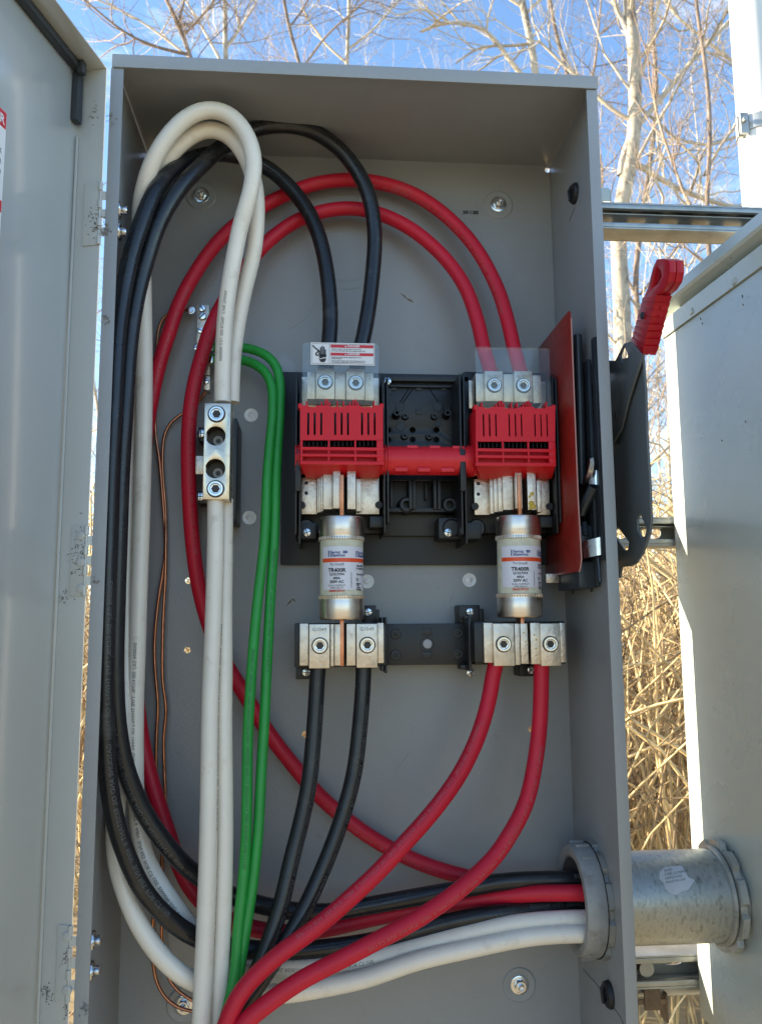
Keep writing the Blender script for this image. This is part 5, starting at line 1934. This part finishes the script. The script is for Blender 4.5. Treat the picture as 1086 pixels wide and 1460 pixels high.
cable('red_cable', 'red cable sweeping down left from the third lower lug', 'cable',
      [(707, 945, .108), (703, 962, .108), (699, 990, .106), (693, 1016, .103), (686, 1038, .100), (677, 1061, .097), (651, 1110, .088), (617, 1157, .078), (580, 1199, .068), (539, 1243, .058), (495, 1284, .048), (447, 1325, .038), (396, 1363, .030), (352, 1405, .024), (334, 1432, .020), (322, 1462, .018), (312, 1500, .017)],
      RR, M['red'], GR, prints=((.08, TX, .0062, M['redprint'], -.4, False),))
cable('red_cable', 'red cable sweeping down left from the rightmost lower lug', 'cable',
      [(771, 945, .108), (771, 962, .108), (769.5, 1034, .104), (762, 1089, .098), (749, 1144, .090), (727, 1188, .082), (705, 1221, .075), (688, 1239, .070), (650, 1272, .060), (595, 1310, .048), (539, 1340, .038), (484, 1369, .030), (429, 1398, .024), (383, 1430, .019), (353, 1454, .016), (332, 1482, .014), (312, 1522, .013)],
      RR, M['red'], GR, prints=((.10, TX, .0062, M['redprint'], .5, False),))
# greens
GG = 'green grounding wires'
cable('green_wire', 'green grounding wire on the outer bend nearest the switch base', 'wire',
      [(300, 495, .170), (320, 494.5, .168), (341, 495, .166), (361, 498, .162), (381, 507, .156), (393, 521, .152), (399, 545, .148), (398.5, 594, .142), (396, 644, .136), (393.5, 694, .130), (390, 778, .124), (385, 860, .116), (380.5, 950, .108), (377, 1034, .100), (372, 1107, .092), (367.5, 1181, .084), (361, 1255, .076), (353, 1310, .070), (341, 1384, .062), (332, 1440, .056), (322, 1490, .05)],
      RG, M['grn'], GG, 16, prints=((.35, TX[:60], .0048, M['grnprint'], .2, False),))
cable('green_wire', 'green grounding wire on the inner bend nearest white cables', 'wire',
      [(300, 512, .170), (320, 512, .168), (344, 513, .164), (361, 518, .158), (377, 529, .150), (387, 550, .144), (388.5, 585, .138), (385.5, 631, .132), (381.5, 681, .126), (376, 778, .118), (366, 870, .108), (358.5, 960, .098), (353.5, 1052, .090), (351.5, 1144, .082), (348, 1236, .074), (341, 1310, .066), (333, 1402, .056), (323, 1442, .050), (310, 1490, .044)],
      RG, M['grn'], GG, 16, prints=((.45, TX, .0048, M['grnprint'], 0, False),))
# bare copper
GC = 'bare copper wires'
cable('copper_wire', 'bare copper wire from the ground bar\'s ring terminal', 'wire',
      [(272, 442, .180), (258, 442, .184), (244, 445, .186), (232, 453, .187), (226, 472, .187), (223, 502, .187), (221.5, 560, .187), (222, 619, .187), (227, 650, .187), (231, 694, .187), (236, 771, .187), (234, 805, .187), (226, 857, .187), (221, 925, .187), (223, 965, .187), (226, 1004, .187), (223, 1052, .187), (223, 1115, .187), (229, 1165, .187), (232, 1215, .187), (228, 1255, .187), (218, 1310, .186), (217, 1358, .183), (221, 1395, .180), (236, 1424, .176), (256, 1438, .174), (280, 1443, .172)],
      .0021, M['copper'], GC, 10)
cable('copper_wire', 'bare copper wire emerging below the inner red cable\'s bend', 'wire',
      [(295, 556, .178), (290, 566, .180), (277, 580, .186), (264, 588, .187), (247, 599, .187), (236, 615, .187), (232, 644, .187), (233, 681, .187), (237, 731, .187), (237, 775, .182), (236, 822, .182), (233, 891, .182), (233, 973, .182), (237.5, 1010, .182), (233, 1056, .182), (236, 1144, .181), (232.5, 1218, .181), (231, 1291, .181), (231, 1358, .178), (243, 1402, .174), (262, 1420, .170), (285, 1432, .168)],
      .0021, M['copper'], GC, 10)
